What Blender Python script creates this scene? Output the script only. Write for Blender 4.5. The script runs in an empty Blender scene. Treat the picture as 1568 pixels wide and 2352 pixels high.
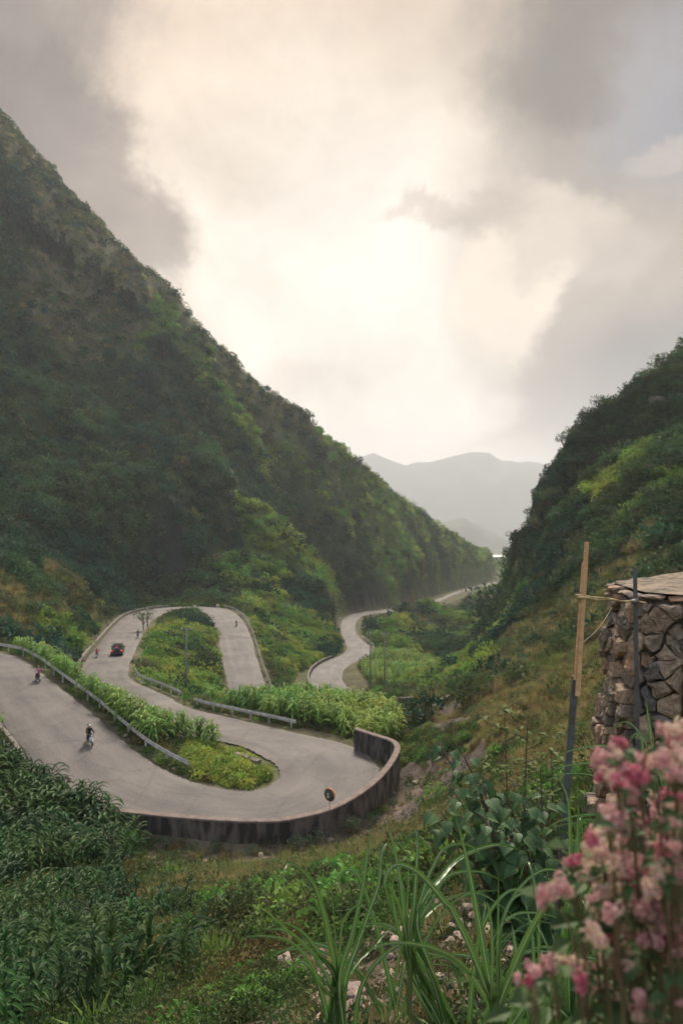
import bpy, bmesh, math, random
import numpy as np
from mathutils import Vector, Matrix, Euler
R = math.radians
sc = bpy.context.scene
col = sc.collection
rng = np.random.default_rng(7)
random.seed(11)

# ------------------------------------------------------------------ camera
F, CX, CY = 1568.0, 784.0, 1176.0          # survey scale: a 24 mm lens, level camera at the origin
cam_d = bpy.data.cameras.new('camera'); cam = bpy.data.objects.new('camera', cam_d); col.objects.link(cam)
cam_d.sensor_fit = 'VERTICAL'; cam_d.sensor_height = 36; cam_d.sensor_width = 24; cam_d.lens = 24
cam.location = (0, 0, 0); cam.rotation_euler = (R(90), 0, 0)
cam_d.clip_start = 0.05; cam_d.clip_end = 30000
cam_d.dof.use_dof = True; cam_d.dof.focus_distance = 4.6; cam_d.dof.aperture_fstop = 2.8
sc.camera = cam
# ------------------------------------------------------------------ render settings
sc.render.engine = 'CYCLES'
sc.view_settings.view_transform = 'Standard'; sc.view_settings.look = 'None'
sc.view_settings.exposure = 0.45; sc.view_settings.gamma = 1.0
cy = sc.cycles
cy.max_bounces = 6; cy.diffuse_bounces = 3; cy.glossy_bounces = 2; cy.transmission_bounces = 3
cy.volume_bounces = 1; cy.transparent_max_bounces = 8; cy.use_denoising = True
cy.use_adaptive_sampling = True; cy.adaptive_threshold = 0.015; cy.caustics_reflective = False; cy.caustics_refractive = False
# ------------------------------------------------------------------ world sky
HAZE = .00021
SUN_EL, SUN_AZ = R(43), R(4)              # azimuth east of the view direction (+Y)
w = bpy.data.worlds.new('World'); sc.world = w; w.use_nodes = True
nt = w.node_tree; nt.nodes.clear()
def N(nt, t, **k):
    n = nt.nodes.new(t)
    for a, b in k.items(): setattr(n, a, b)
    return n
def sky_nodes(nt):
    L = nt.links.new
    out = N(nt, 'ShaderNodeOutputWorld'); bg = N(nt, 'ShaderNodeBackground'); L(bg.outputs[0], out.inputs[0])
    tc = N(nt, 'ShaderNodeTexCoord')
    sky = N(nt, 'ShaderNodeTexSky', sky_type='NISHITA'); sky.sun_disc = False
    sky.sun_elevation = SUN_EL; sky.sun_rotation = SUN_AZ; sky.dust_density = 2.0
    sm = N(nt, 'ShaderNodeVectorMath', operation='SCALE'); L(sky.outputs[0], sm.inputs[0]); sm.inputs['Scale'].default_value = 0.028
    def noise(scale, detail, dist=0, rough=.55, off=0):
        n = N(nt, 'ShaderNodeTexNoise'); n.inputs['Scale'].default_value = scale; n.inputs['Detail'].default_value = detail
        n.inputs['Roughness'].default_value = rough; n.inputs['Distortion'].default_value = dist
        ad = N(nt, 'ShaderNodeVectorMath', operation='ADD'); L(tc.outputs['Generated'], ad.inputs[0]); ad.inputs[1].default_value = (off, off*.7, off*.3)
        L(ad.outputs[0], n.inputs['Vector']); return n
    n1 = noise(4.2, 12, .25, .62); n2 = noise(1.4, 3, 0, .5, 4)
    # direction warped by the noise, so that cloud edges billow
    def warp(n, amt, src):
        s = N(nt, 'ShaderNodeVectorMath', operation='SUBTRACT'); L(n.outputs['Color'], s.inputs[0]); s.inputs[1].default_value = (.5, .5, .5)
        m = N(nt, 'ShaderNodeVectorMath', operation='SCALE'); L(s.outputs[0], m.inputs[0]); m.inputs['Scale'].default_value = amt
        a = N(nt, 'ShaderNodeVectorMath', operation='ADD'); L(src, a.inputs[0]); L(m.outputs[0], a.inputs[1]); return a.outputs[0]
    nf = noise(9, 6, 0, .6, 9)
    V = warp(nf, .10, warp(n1, .21, tc.outputs['Generated']))
    def direction(px, py):
        return Vector(((px-CX)/F, 1, -(py-CY)/F)).normalized()
    cur = None
    base = N(nt, 'ShaderNodeMix', data_type='RGBA'); L(n2.outputs['Fac'], base.inputs[0])
    base.inputs[6].default_value = (.36, .31, .28, 1); base.inputs[7].default_value = (.56, .47, .38, 1)
    cur = base.outputs[2]
    # (px, py, half width, half height, softness inner, colour, strength)
    blobs = SKY_BLOBS
    for (px, py, hw, hh, inner, c, st) in blobs:
        d = direction(px, py)
        s = N(nt, 'ShaderNodeVectorMath', operation='SUBTRACT'); L(V, s.inputs[0]); s.inputs[1].default_value = d
        m = N(nt, 'ShaderNodeVectorMath', operation='MULTIPLY'); L(s.outputs[0], m.inputs[0]); m.inputs[1].default_value = (F/hw, F/max(hw, hh), F/hh)
        ln = N(nt, 'ShaderNodeVectorMath', operation='LENGTH'); L(m.outputs[0], ln.inputs[0])
        mr = N(nt, 'ShaderNodeMapRange', interpolation_type='SMOOTHSTEP'); L(ln.outputs['Value'], mr.inputs['Value'])
        mr.inputs['From Min'].default_value = inner; mr.inputs['From Max'].default_value = 1; mr.inputs['To Min'].default_value = st; mr.inputs['To Max'].default_value = 0
        mx = N(nt, 'ShaderNodeMix', data_type='RGBA'); L(mr.outputs[0], mx.inputs[0]); L(cur, mx.inputs[6])
        if c is None: L(sm.outputs[0], mx.inputs[7])
        else: mx.inputs[7].default_value = (*c, 1)
        cur = mx.outputs[2]
    # fine cloud texture
    mr = N(nt, 'ShaderNodeMapRange'); L(n1.outputs['Fac'], mr.inputs['Value']); mr.inputs['From Min'].default_value = .3; mr.inputs['From Max'].default_value = .7
    mr.inputs['To Min'].default_value = .78; mr.inputs['To Max'].default_value = 1.12
    fm = N(nt, 'ShaderNodeVectorMath', operation='SCALE'); L(cur, fm.inputs[0]); L(mr.outputs[0], fm.inputs['Scale'])
    sxyz = N(nt, 'ShaderNodeSeparateXYZ'); L(tc.outputs['Generated'], sxyz.inputs[0])   # unseen sky behind the camera, made cool grey to fill surfaces facing it
    rb = N(nt, 'ShaderNodeMapRange', interpolation_type='SMOOTHSTEP'); L(sxyz.outputs[1], rb.inputs['Value']); rb.inputs['From Min'].default_value = .25; rb.inputs['From Max'].default_value = -.35
    rm = N(nt, 'ShaderNodeMix', data_type='RGBA'); L(rb.outputs[0], rm.inputs[0]); L(fm.outputs[0], rm.inputs[6]); rm.inputs[7].default_value = (.50, .58, .68, 1)
    L(rm.outputs[2], bg.inputs[0]); bg.inputs[1].default_value = 1.0
SKY_BLOBS = [
    (784, 500, 1700, 1300, .1, (.66, .53, .41), .9),      # warm veil all over the front
    (520, 150, 900, 420, .2, (.62, .49, .38), .9),
    (800, 740, 660, 680, .35, (.82, .72, .61), 1.0),     # the hidden sun's glow
    (860, 700, 420, 500, .15, (.82, .745, .655), .95),
    (-60, 160, 330, 330, .45, (.085, .07, .065), .95),     # dark cloud in the left corner
    (130, 40, 260, 130, .3, (.28, .23, .20), .7),
    (330, 540, 150, 150, .45, (.29, .23, .195), .9),      # smoky cloud over the left slope
    (200, 420, 190, 130, .45, (.27, .215, .185), .9),
    (90, 320, 190, 130, .4, (.23, .185, .165), .85),
    (600, 900, 260, 90, .3, (.66, .55, .46), .6),
    (1420, 560, 380, 640, .45, (.35, .29, .245), .9),     # grey bank on the right
    (1500, 940, 360, 280, .3, (.165, .15, .15), .95),
    (1200, 930, 240, 130, .3, (.30, .26, .235), .75),
    (1470, 80, 420, 210, .4, (.17, .145, .135), .9),
    (1400, 330, 240, 110, .4, (.33, .285, .255), .6),
    (1180, 640, 150, 200, .62, (.78, .67, .55), .9),    # bright cumulus on the right
    (1270, 540, 130, 110, .6, (.58, .50, .41), .9),
    (1390, 600, 110, 80, .5, (.50, .42, .35), .7),
    (1040, 455, 190, 34, .3, (.46, .38, .315), .6),     # grey slit
    (1130, 480, 120, 36, .3, (.40, .33, .275), .6),
    (1570, 230, 230, 230, .2, None, .9),                 # blue hole
    (1540, 330, 120, 50, .5, (.42, .36, .32), .7),
    (980, 920, 260, 110, .3, (.90, .80, .70), .85),
]
sky_nodes(nt)
sun_d = bpy.data.lights.new('sun', 'SUN'); sun = bpy.data.objects.new('sun', sun_d); col.objects.link(sun)
sun_d.energy = 4.2; sun_d.angle = R(14); sun_d.color = (1, .90, .74)
sv = Vector((math.sin(SUN_AZ)*math.cos(SUN_EL), math.cos(SUN_AZ)*math.cos(SUN_EL), math.sin(SUN_EL)))
sun.rotation_euler = sv.to_track_quat('Z', 'Y').to_euler()

# ------------------------------------------------------------------ helpers
def P(px, py, Y): return Vector(((px-CX)/F*Y, Y, -(py-CY)/F*Y))       # survey pixel at distance Y
def PZ(px, py, Z):
    Y = -Z*F/(py-CY); return Vector(((px-CX)/F*Y, Y, Z))
def tag(o, label=None, cat=None, group=None, kind=None):
    if label: o['label'] = label
    if cat: o['category'] = cat
    if group: o['group'] = group
    if kind: o['kind'] = kind
    return o
def empty(name, loc=(0, 0, 0), rz=0):
    o = bpy.data.objects.new(name, None); col.objects.link(o); o.location = loc; o.rotation_euler = (0, 0, rz); o.empty_display_size = .3
    return o
def kids(o): return [c for c in bpy.data.objects if c.parent == o]
class MB:
    def __init__(s): s.v = []; s.f = []; s.m = []; s.cur = 0
    def add(s, vs, fs, mi=None):
        b = len(s.v); s.v += [tuple(v) for v in vs]; s.f += [tuple(b+i for i in f) for f in fs]; s.m += [s.cur if mi is None else mi]*len(fs)
    def box(s, c, d, rz=0, mi=None, M=None):
        x, y, z = d[0]/2, d[1]/2, d[2]/2
        vs = [Vector((a*x, b*y, e*z)) for e in (-1, 1) for a, b in ((-1, -1), (1, -1), (1, 1), (-1, 1))]
        M = M or (Matrix.Translation(c) @ Matrix.Rotation(rz, 4, 'Z'))
        s.add([M @ v for v in vs], [(3, 2, 1, 0), (4, 5, 6, 7), (0, 1, 5, 4), (1, 2, 6, 5), (2, 3, 7, 6), (3, 0, 4, 7)], mi)
    def tube(s, pts, rad, n=8, mi=None, cap=True):
        pts = [Vector(p) for p in pts]
        if not hasattr(rad, '__len__'): rad = [rad]*len(pts)
        vs = []; fs = []; up = None
        for i, p in enumerate(pts):
            t = (pts[min(i+1, len(pts)-1)]-pts[max(i-1, 0)])
            t = t.normalized() if t.length > 1e-9 else Vector((0, 0, 1))
            if up is None: up = Vector((1, 0, 0)) if abs(t.x) < .8 else Vector((0, 1, 0))
            a = t.cross(up).normalized(); b = t.cross(a).normalized(); up = -a.cross(t) if False else a.cross(t)*-1 if False else b.cross(t) if False else up
            for k in range(n):
                q = 2*math.pi*k/n; vs.append(p+(a*math.cos(q)+b*math.sin(q))*rad[i])
        for i in range(len(pts)-1):
            for k in range(n):
                fs.append((i*n+k, i*n+(k+1) % n, (i+1)*n+(k+1) % n, (i+1)*n+k))
        if cap: fs += [tuple(range(n-1, -1, -1)), tuple(range((len(pts)-1)*n, len(pts)*n))]
        s.add(vs, fs, mi)
    def ell(s, c, r, n=10, m=7, mi=None, M=None, zmin=-1):
        vs = []; fs = []; c = Vector(c)
        for i in range(m+1):
            ph = -math.pi/2+math.pi*i/m
            zz = max(math.sin(ph), zmin)
            for k in range(n):
                q = 2*math.pi*k/n; v = Vector((r[0]*math.cos(ph)*math.cos(q), r[1]*math.cos(ph)*math.sin(q), r[2]*zz))
                vs.append((M @ v if M else v)+c)
        for i in range(m):
            for k in range(n): fs.append((i*n+k, i*n+(k+1) % n, (i+1)*n+(k+1) % n, (i+1)*n+k))
        s.add(vs, fs, mi)
    def build(s, name, mats, parent=None, smooth=False, M=None):
        me = bpy.data.meshes.new(name); me.from_pydata(s.v, [], s.f); me.validate(clean_customdata=False)
        for m in (mats if isinstance(mats, (list, tuple)) else [mats]): me.materials.append(m)
        if len(me.polygons) == len(s.m): me.polygons.foreach_set('material_index', s.m)
        if smooth: me.polygons.foreach_set('use_smooth', [True]*len(me.polygons))
        me.update()
        o = bpy.data.objects.new(name, me); col.objects.link(o)
        if parent: o.parent = parent
        if M is not None: o.matrix_local = M
        return o
def copy_tree(o, parent=None):
    c = o.copy(); col.objects.link(c); c.parent = parent
    for ch in kids(o): copy_tree(ch, c)
    return c
# ---- materials
def mat(name, c, rough=.8, spec=.3, metal=0, c2=None, scale=5, detail=6, bump=0, bscale=None, trans=0, rnd=0, coord='obj', emit=None, lo=.35, hi=.65, c3=None, s3=.05, stretch=None):
    m = bpy.data.materials.new(name); m.use_nodes = True; t = m.node_tree; L = t.links.new
    b = t.nodes['Principled BSDF']; out = t.nodes['Material Output']
    b.inputs['Roughness'].default_value = rough; b.inputs['Specular IOR Level'].default_value = spec; b.inputs['Metallic'].default_value = metal
    b.inputs['Base Color'].default_value = (*c, 1); src = None
    if coord == 'obj': tc = N(t, 'ShaderNodeTexCoord'); vec = tc.outputs['Object']
    else: g = N(t, 'ShaderNodeNewGeometry'); vec = g.outputs['Position']
    if stretch:
        mp = N(t, 'ShaderNodeMapping'); mp.inputs['Scale'].default_value = stretch; L(vec, mp.inputs['Vector']); vec = mp.outputs[0]
    def ns(s_, d_=6):
        n = N(t, 'ShaderNodeTexNoise'); n.inputs['Scale'].default_value = s_; n.inputs['Detail'].default_value = d_; L(vec, n.inputs['Vector']); return n
    if c2:
        n = ns(scale, detail); mr = N(t, 'ShaderNodeMapRange'); L(n.outputs['Fac'], mr.inputs['Value'])
        mr.inputs['From Min'].default_value = lo; mr.inputs['From Max'].default_value = hi
        mx = N(t, 'ShaderNodeMix', data_type='RGBA'); L(mr.outputs[0], mx.inputs[0]); mx.inputs[6].default_value = (*c, 1); mx.inputs[7].default_value = (*c2, 1); src = mx.outputs[2]
    if c3:
        n = ns(s3, 4); mr = N(t, 'ShaderNodeMapRange'); L(n.outputs['Fac'], mr.inputs['Value'])
        mr.inputs['From Min'].default_value = .45; mr.inputs['From Max'].default_value = .62
        mx = N(t, 'ShaderNodeMix', data_type='RGBA'); L(mr.outputs[0], mx.inputs[0])
        if src: L(src, mx.inputs[6])
        else: mx.inputs[6].default_value = (*c, 1)
        mx.inputs[7].default_value = (*c3, 1); src = mx.outputs[2]
    if rnd:
        oi = N(t, 'ShaderNodeObjectInfo'); hs = N(t, 'ShaderNodeHueSaturation')
        m1 = N(t, 'ShaderNodeMapRange'); L(oi.outputs['Random'], m1.inputs['Value']); m1.inputs['To Min'].default_value = 1-rnd; m1.inputs['To Max'].default_value = 1+rnd*1.3
        L(m1.outputs[0], hs.inputs['Value'])
        m2 = N(t, 'ShaderNodeMath', operation='MULTIPLY_ADD'); L(oi.outputs['Random'], m2.inputs[0]); m2.inputs[1].default_value = 7.13; m2.inputs[2].default_value = 0
        m3 = N(t, 'ShaderNodeMath', operation='FRACT'); L(m2.outputs[0], m3.inputs[0])
        m4 = N(t, 'ShaderNodeMapRange'); L(m3.outputs[0], m4.inputs['Value']); m4.inputs['To Min'].default_value = .5-.03; m4.inputs['To Max'].default_value = .5+.03
        L(m4.outputs[0], hs.inputs['Hue'])
        if src: L(src, hs.inputs['Color'])
        else: hs.inputs['Color'].default_value = (*c, 1)
        src = hs.outputs[0]
    if src: L(src, b.inputs['Base Color'])
    if bump:
        n = ns(bscale or scale*3, 8); bp = N(t, 'ShaderNodeBump'); bp.inputs['Strength'].default_value = bump; bp.inputs['Distance'].default_value = .1
        L(n.outputs['Fac'], bp.inputs['Height']); L(bp.outputs[0], b.inputs['Normal'])
    if trans:
        tr = N(t, 'ShaderNodeBsdfTranslucent'); mx = N(t, 'ShaderNodeMixShader'); mx.inputs[0].default_value = trans
        if src: L(src, tr.inputs[0])
        else: tr.inputs[0].default_value = (*c, 1)
        L(b.outputs[0], mx.inputs[1]); L(tr.outputs[0], mx.inputs[2]); L(mx.outputs[0], out.inputs[0])
    if emit:
        b.inputs['Emission Color'].default_value = (*emit[0], 1); b.inputs['Emission Strength'].default_value = emit[1]
    return m
# ---- numpy noise
def _hash(ix, iy, seed):
    h = (ix.astype(np.int64)*374761393 + iy.astype(np.int64)*668265263 + seed*144665) & 0xffffffff
    h = ((h ^ (h >> 13))*1274126177) & 0xffffffff
    return ((h ^ (h >> 16)) & 0xffff)/65535.0
def vnoise(x, y, seed=0):
    ix = np.floor(x); iy = np.floor(y); fx = x-ix; fy = y-iy
    fx = fx*fx*(3-2*fx); fy = fy*fy*(3-2*fy)
    a = _hash(ix, iy, seed); b = _hash(ix+1, iy, seed); c = _hash(ix, iy+1, seed); d = _hash(ix+1, iy+1, seed)
    return (a*(1-fx)+b*fx)*(1-fy)+(c*(1-fx)+d*fx)*fy
def fbm(x, y, o=4, seed=0, g=.5):
    r = 0; a = 1; t = 0
    for i in range(o):
        r = r+a*vnoise(x, y, seed+i*17); t += a; x = x*2.03+11.3; y = y*2.03+5.7; a *= g
    return r/t-.5
def sstep(a, b, x):
    t = np.clip((x-a)/(b-a), 0, 1); return t*t*(3-2*t)
def catmull(pts, sub):
    pts = [np.array(p, float) for p in pts]; out = []
    for i in range(len(pts)-1):
        p0 = pts[max(i-1, 0)]; p1 = pts[i]; p2 = pts[i+1]; p3 = pts[min(i+2, len(pts)-1)]
        for k in range(sub):
            t = k/sub
            out.append(.5*((2*p1)+(-p0+p2)*t+(2*p0-5*p1+4*p2-p3)*t*t+(-p0+3*p1-3*p2+p3)*t**3))
    out.append(pts[-1]); return np.array(out)

# ------------------------------------------------------------------ the road (edge pairs: x,y inner | x,y outer | z | verge falloff inner, outer)
ROAD = [
 (-120, 110, -123, 102, -15, 5, 5), (-75, 95, -79, 87.5, -16, 5, 5), (-55, 88, -59, 80.5, -16.5, 5, 5), (-41.3, 82.5, -46, 77, -16.9, 4, 5), (-36, 77.9, -41.4, 73.2, -17.0, 4, 5),
 (-28.7, 68.9, -34, 64.6, -17.4, 4, 4), (-23.2, 62.2, -28.8, 57.9, -17.8, 4, 2), (-19.1, 57.2, -24.8, 53.2, -18.4, 3, 2), (-15.8, 53.5, -21.4, 48.5, -18.9, 3, 1.5),
 (-12.4, 50.5, -17.2, 44.8, -19.3, 3, .5), (-9.8, 49, -12.6, 42.4, -19.5, 3, .4), (-7.9, 48.6, -8.5, 41.6, -19.7, 3, .4), (-6.3, 48.8, -4, 41.5, -19.8, 3, .4),
 (-5.4, 49.8, -1.2, 43.2, -19.9, 3, .4), (-4.7, 51.2, .7, 45.9, -19.9, 3, .4), (-4.7, 52.5, 2.5, 49.5, -19.9, 3, .4), (-5.3, 54.3, 2.9, 53.2, -19.95, 3, .4),
 (-6.6, 56.3, 2.1, 56.5, -20, 3, .4), (-8.4, 58.7, -.15, 59.8, -20.1, 3, 1), (-10.4, 60.3, -3.65, 62.4, -20.2, 3, 3), (-13.6, 62.5, -7.4, 65.6, -20.4, 3, 3),
 (-18, 66, -11.7, 69, -20.6, 3, 3), (-22.3, 70, -16.4, 73.2, -20.9, 3, 3), (-26.4, 75, -19.8, 78.4, -21.2, 3, 3), (-30, 80, -23, 83, -21.5, 3, 3),
 (-34.4, 88.5, -27.6, 89.6, -21.9, 3, 3), (-37.8, 99.7, -31, 99.7, -22.5, 2, 3), (-41.1, 112.3, -34, 112, -23.2, 2, 3), (-44.8, 128, -37.5, 127, -24, 2, 3),
 (-51, 155.6, -43, 153, -25.2, 2, 3), (-53.8, 174.2, -45.6, 171, -26, 3, 3), (-51.2, 186.8, -44.8, 179.8, -26.4, 3, 3), (-44.6, 192.9, -42, 184, -26.7, 3, 3),
 (-37.8, 194.9, -38.4, 185.7, -27.05, 3, 3), (-31, 190.8, -35.4, 181.4, -27.35, 3, 3), (-26, 178, -32, 171, -27.75, 3, 3), (-20.9, 156.8, -28.2, 156, -28.35, 3, 3),
 (-17, 137, -24.2, 138, -29.2, 3, 3), (-13.9, 122, -20.5, 122, -29.9, 3, 3), (-12.3, 114.8, -18.9, 114, -30.3, 3, 3), (-11.0, 109, -17.5, 106, -30.8, 3, 3),
 (-9.5, 105.5, -14.5, 99.5, -31.3, 3, 3), (-7.5, 103.8, -9, 96.5, -31.8, 3, 3), (-5.5, 105, -3, 98, -32.3, 3, 3), (-5, 109, 1, 102, -32.7, 3, 3),
 (-5.3, 118, 1.6, 112, -33.2, 3, 3), (-5.8, 130, 2.2, 122, -33.6, 3, 3), (-6.5, 140.7, 2.6, 131, -34.1, 2, 3), (-6.2, 150.8, 1.5, 142, -34.8, 2, 3), (-4.8, 160, 1.4, 153, -35.5, 2, 3),
 (-3, 168.5, 3.4, 166, -36.4, 2, 3), (-.2, 178, 7, 178, -37.2, 2, 2), (1.2, 188.5, 8.3, 191, -38, 2, 2), (1.2, 201, 7.2, 204, -39, 3, 2), (0, 218, 5.8, 220, -40.2, 3, 2), (-.4, 246, 5.0, 245, -42.2, 3, 2),
 (.6, 284, 6.6, 278, -44.8, 3, 2), (4.5, 306, 9, 298, -45.7, 3, 2), (11, 318, 13, 307, -46.2, 4, 2), (22.3, 330, 22.5, 319, -47, 4, 2), (39.3, 358.7, 38.5, 343, -48.5, 4, 3),
 (58, 403.9, 56, 387, -51, 4, 3), (75, 452.9, 72.8, 435, -53, 4, 3), (107.5, 532, 105, 515, -57, 5, 4), (143, 612, 140, 592, -61, 5, 4), (170, 700, 170, 668, -64.5, 5, 4),
 (202, 801, 200, 770, -68, 5, 4), (250, 930, 250, 900, -72, 5, 4)]
RI = catmull([(a, b, z) for a, b, c, d, z, e, f in ROAD], 7)
RO = catmull([(c, d, z) for a, b, c, d, z, e, f in ROAD], 7)
RF = catmull([(e, f) for a, b, c, d, z, e, f in ROAD], 7)
RC = (RI+RO)/2; RH = np.linalg.norm((RI-RO)[:, :2], axis=1)/2
def station(i_pair): return i_pair*7

# ------------------------------------------------------------------ terrain
S, G, B, D, K, C, W, M = 0, 1, 2, 3, 4, 5, 6, 7    # shrub, bright grass (and sunlit streaks on spur crests), brown grass, dirt, rock face, crop, weeds
CT = []
def c(px, py, Y, k): v = P(px, py, Y); CT.append((v.x, v.y, v.z, k))
def wpt(x, y, z, k): CT.append((x, y, z, k))
# foreground bank below the camera
for a in [(784, 2352, 4.6, D), (500, 2352, 6.3, W), (1000, 2300, 4.4, D), (1200, 2352, 3.2, D), (600, 2250, 8, W), (784, 2150, 9, W), (950, 2120, 8.5, D), (1150, 2130, 6.5, D), (1250, 2050, 7, W), (1300, 1930, 8.6, W), (1080, 2200, 5.6, D), (900, 2250, 5.6, D), (1100, 2120, 6.7, D), (860, 2180, 7.2, D), (1180, 2250, 4.6, D),
          (300, 2352, 9, C), (0, 2352, 13, C), (300, 2250, 13, C), (0, 2250, 17, C), (200, 2150, 21, C), (0, 2100, 25, C), (450, 2130, 17, W), (600, 2080, 17, W), (784, 2040, 18, W), (950, 2020, 16, W), (1100, 1980, 14, W), (1200, 1900, 14, W),
          (700, 2000, 27, B), (450, 2040, 27, B), (300, 2030, 30, C), (0, 2000, 34, C), (200, 1980, 36, C), (900, 1970, 25, B), (1050, 1900, 23, W), (1180, 1820, 22, B), (1300, 1780, 20, B),
          (330, 1985, 38.5, D), (500, 1975, 39.5, D), (640, 1970, 39.5, D), (800, 1950, 40.5, D), (880, 1900, 44, D), (940, 1840, 48.5, D), (985, 1790, 52, D), (1020, 1730, 54, W), (1000, 1860, 36, D), (1080, 1800, 38, W), (1150, 1730, 40, B),
          (950, 1700, 62, W), (900, 1690, 66, W), (960, 1650, 73, D), (940, 1615, 84, D), (1000, 1600, 84, W), (900, 1590, 105, W), (950, 1575, 120, G), (880, 1600, 82, W),
          (1100, 1700, 48, B), (1200, 1620, 48, B), (1300, 1560, 45, B), (1400, 1480, 45, B), (1330, 1700, 32, B), (1450, 1560, 30, B), (1568, 1450, 30, B), (1420, 1700, 18, B), (1568, 1600, 16, B),
          (1380, 1890, 7.4, W), (1568, 2000, 6.0, W), (1568, 1850, 9.5, W), (1568, 2352, 3.0, W), (1400, 2200, 4.4, W),
          (1010, 1610, 78, B), (1072, 1552, 98, G), (1100, 1560, 85, B), (1200, 1500, 85, B), (1175, 1480, 130, G), (1195, 1450, 150, S), (1250, 1430, 105, B), (1330, 1380, 95, B), (1450, 1350, 80, B), (1568, 1300, 70, S),
          (1208, 1385, 175, S), (1203, 1320, 185, S), (1192, 1255, 182, S), (1190, 1215, 178, S), (1222, 1145, 172, S), (1256, 1098, 168, S), (1312, 1038, 160, S), (1392, 966, 158, S), (1468, 937, 155, S), (1520, 850, 168, S), (1575, 805, 175, S),
          (1250, 1250, 135, S), (1250, 1350, 122, S), (1350, 1200, 120, S), (1350, 1100, 140, S), (1450, 1050, 135, S), (1568, 1000, 120, S), (1450, 1200, 105, S), (1568, 1150, 95, S), (1700, 1000, 110, S), (1800, 700, 190, S), (1900, 1200, 70, S), (1800, 1400, 45, B)]:
    c(*a)
# gully between the lower road and the right hill
for a in [(900, 1440, 262, G), (960, 1430, 290, S), (1050, 1400, 350, B), (1130, 1370, 420, B), (1175, 1345, 500, G), (880, 1480, 205, G), (870, 1540, 152, C), (950, 1510, 180, C), (1030, 1540, 160, C), (1050, 1500, 205, S), (1000, 1470, 235, S), (1100, 1450, 290, B), (1150, 1410, 350, B), (1120, 1470, 240, S), (850, 1590, 118, C), (900, 1560, 135, C),
          (1000, 1430, 300, S), (1170, 1420, 300, S), (1160, 1470, 210, S)]: c(*a)
for a in [(60, 230, -46, S), (75, 270, -50, S), (90, 320, -52, S), (110, 380, -55, B), (60, 150, -20, S), (52, 190, -38, S), (36, 170, -33.5, S), (30, 150, -30.5, G), (42, 200, -43, S), (38, 185, -39, S), (24, 128, -27.5, G), (45, 175, -29, S), (50, 215, -44, S)]: wpt(*a)
# islands between the hairpins
for a in [(-20, 60.5, -18.9, C), (-24, 66, -19.1, C), (-15, 56, -19.4, C), (-30, 73, -19.2, C), (-9.5, 53.5, -19.6, G), (-11, 56, -19.6, G), (-37, 82, -19.5, C), (-7.4, 51.5, -19.4, G),
          (-3, 68, -20.8, C), (0, 64, -20.8, C), (-8, 72, -21.3, C), (-2, 77, -22.5, C), (3, 72, -21.6, C), (5, 66, -21.5, C), (-13, 77, -22, C), (3, 82, -25, W), (-8, 84, -25, W), (7, 78, -23.5, W), (5, 60, -21.8, W), (8, 90, -27, W), (-14, 90, -28, G),
          (-26, 95, -23.5, G), (-24, 105, -26, G), (-30, 115, -25, G), (-33, 130, -25.5, G), (-27, 125, -27, S), (-36, 150, -26, G), (-38, 168, -26.2, S), (-33, 160, -27, S), (-22, 92, -24.5, G),
          (8, 110, -31.5, W), (8, 125, -33.5, C), (10, 140, -35.5, C), (14, 160, -38, C), (22, 185, -42, C), (14, 195, -40.5, C), (30, 170, -40, C), (12, 225, -42, G)]: wpt(*a)
# nearer slope at the left, and foot of the mountain
for a in [(0, 1440, 96, S), (0, 1370, 112, B), (0, 1270, 135, S), (100, 1350, 128, B), (160, 1320, 145, B), (250, 1380, 158, S), (180, 1440, 135, S), (100, 1480, 110, S), (150, 1520, 104, S), (60, 1480, 100, B), (-200, 1250, 130, B), (-200, 1450, 95, S), (-400, 1200, 120, S),
          (260, 1395, 185, K), (330, 1380, 200, K), (430, 1375, 206, K), (500, 1375, 205, K), (350, 1300, 215, K), (450, 1300, 222, S), (250, 1290, 195, S), (100, 1210, 185, S), (0, 1150, 180, S), (-200, 1050, 190, S),
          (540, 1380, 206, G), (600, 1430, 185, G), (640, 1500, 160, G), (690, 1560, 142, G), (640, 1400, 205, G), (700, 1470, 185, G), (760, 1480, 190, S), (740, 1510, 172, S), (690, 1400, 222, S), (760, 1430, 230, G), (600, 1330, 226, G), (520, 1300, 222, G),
          (555, 1140, 250, G), (600, 1190, 250, G), (660, 1240, 252, G), (740, 1330, 254, S), (785, 1400, 262, S), (480, 1200, 240, S), (500, 1050, 262, S), (400, 1150, 225, S), (300, 1150, 215, S), (200, 1050, 225, S), (100, 1000, 225, S),  # G on this crest puts its sunlit edge into the cover colour
          (700, 1220, 320, S), (640, 1130, 325, S), (790, 1350, 320, K), (850, 1370, 325, S), (760, 1250, 330, S), (900, 1385, 342, S), (870, 1330, 345, K), (960, 1370, 370, S),
          (300, 950, 275, S), (400, 1000, 275, S), (200, 850, 280, S), (100, 750, 285, B), (0, 850, 230, S), (0, 600, 300, S), (-200, 600, 260, S), (-300, 850, 200, S),
          (400, 880, 310, S), (500, 950, 310, S), (600, 1000, 320, S), (700, 1080, 345, S), (550, 1080, 290, S),
          (880, 1250, 378, G), (950, 1300, 398, G), (1013, 1346, 430, S), (800, 1180, 372, S), (930, 1250, 440, S), (1000, 1290, 470, S), (1050, 1330, 500, S), (1100, 1310, 570, G), (1150, 1290, 700, G), (1060, 1350, 470, S)]: c(*a)  # the leading G points colour a sunlit streak down the spur
RIDGE = [(-500, -250, 520), (-250, 20, 470), (0, 290, 430), (60, 372, 420), (140, 462, 408), (200, 530, 400), (300, 620, 388), (400, 710, 375), (500, 800, 362), (600, 890, 352), (700, 975, 360), (800, 1050, 385), (890, 1120, 425), (1000, 1200, 500), (1080, 1247, 590), (1160, 1285, 720)]
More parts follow.
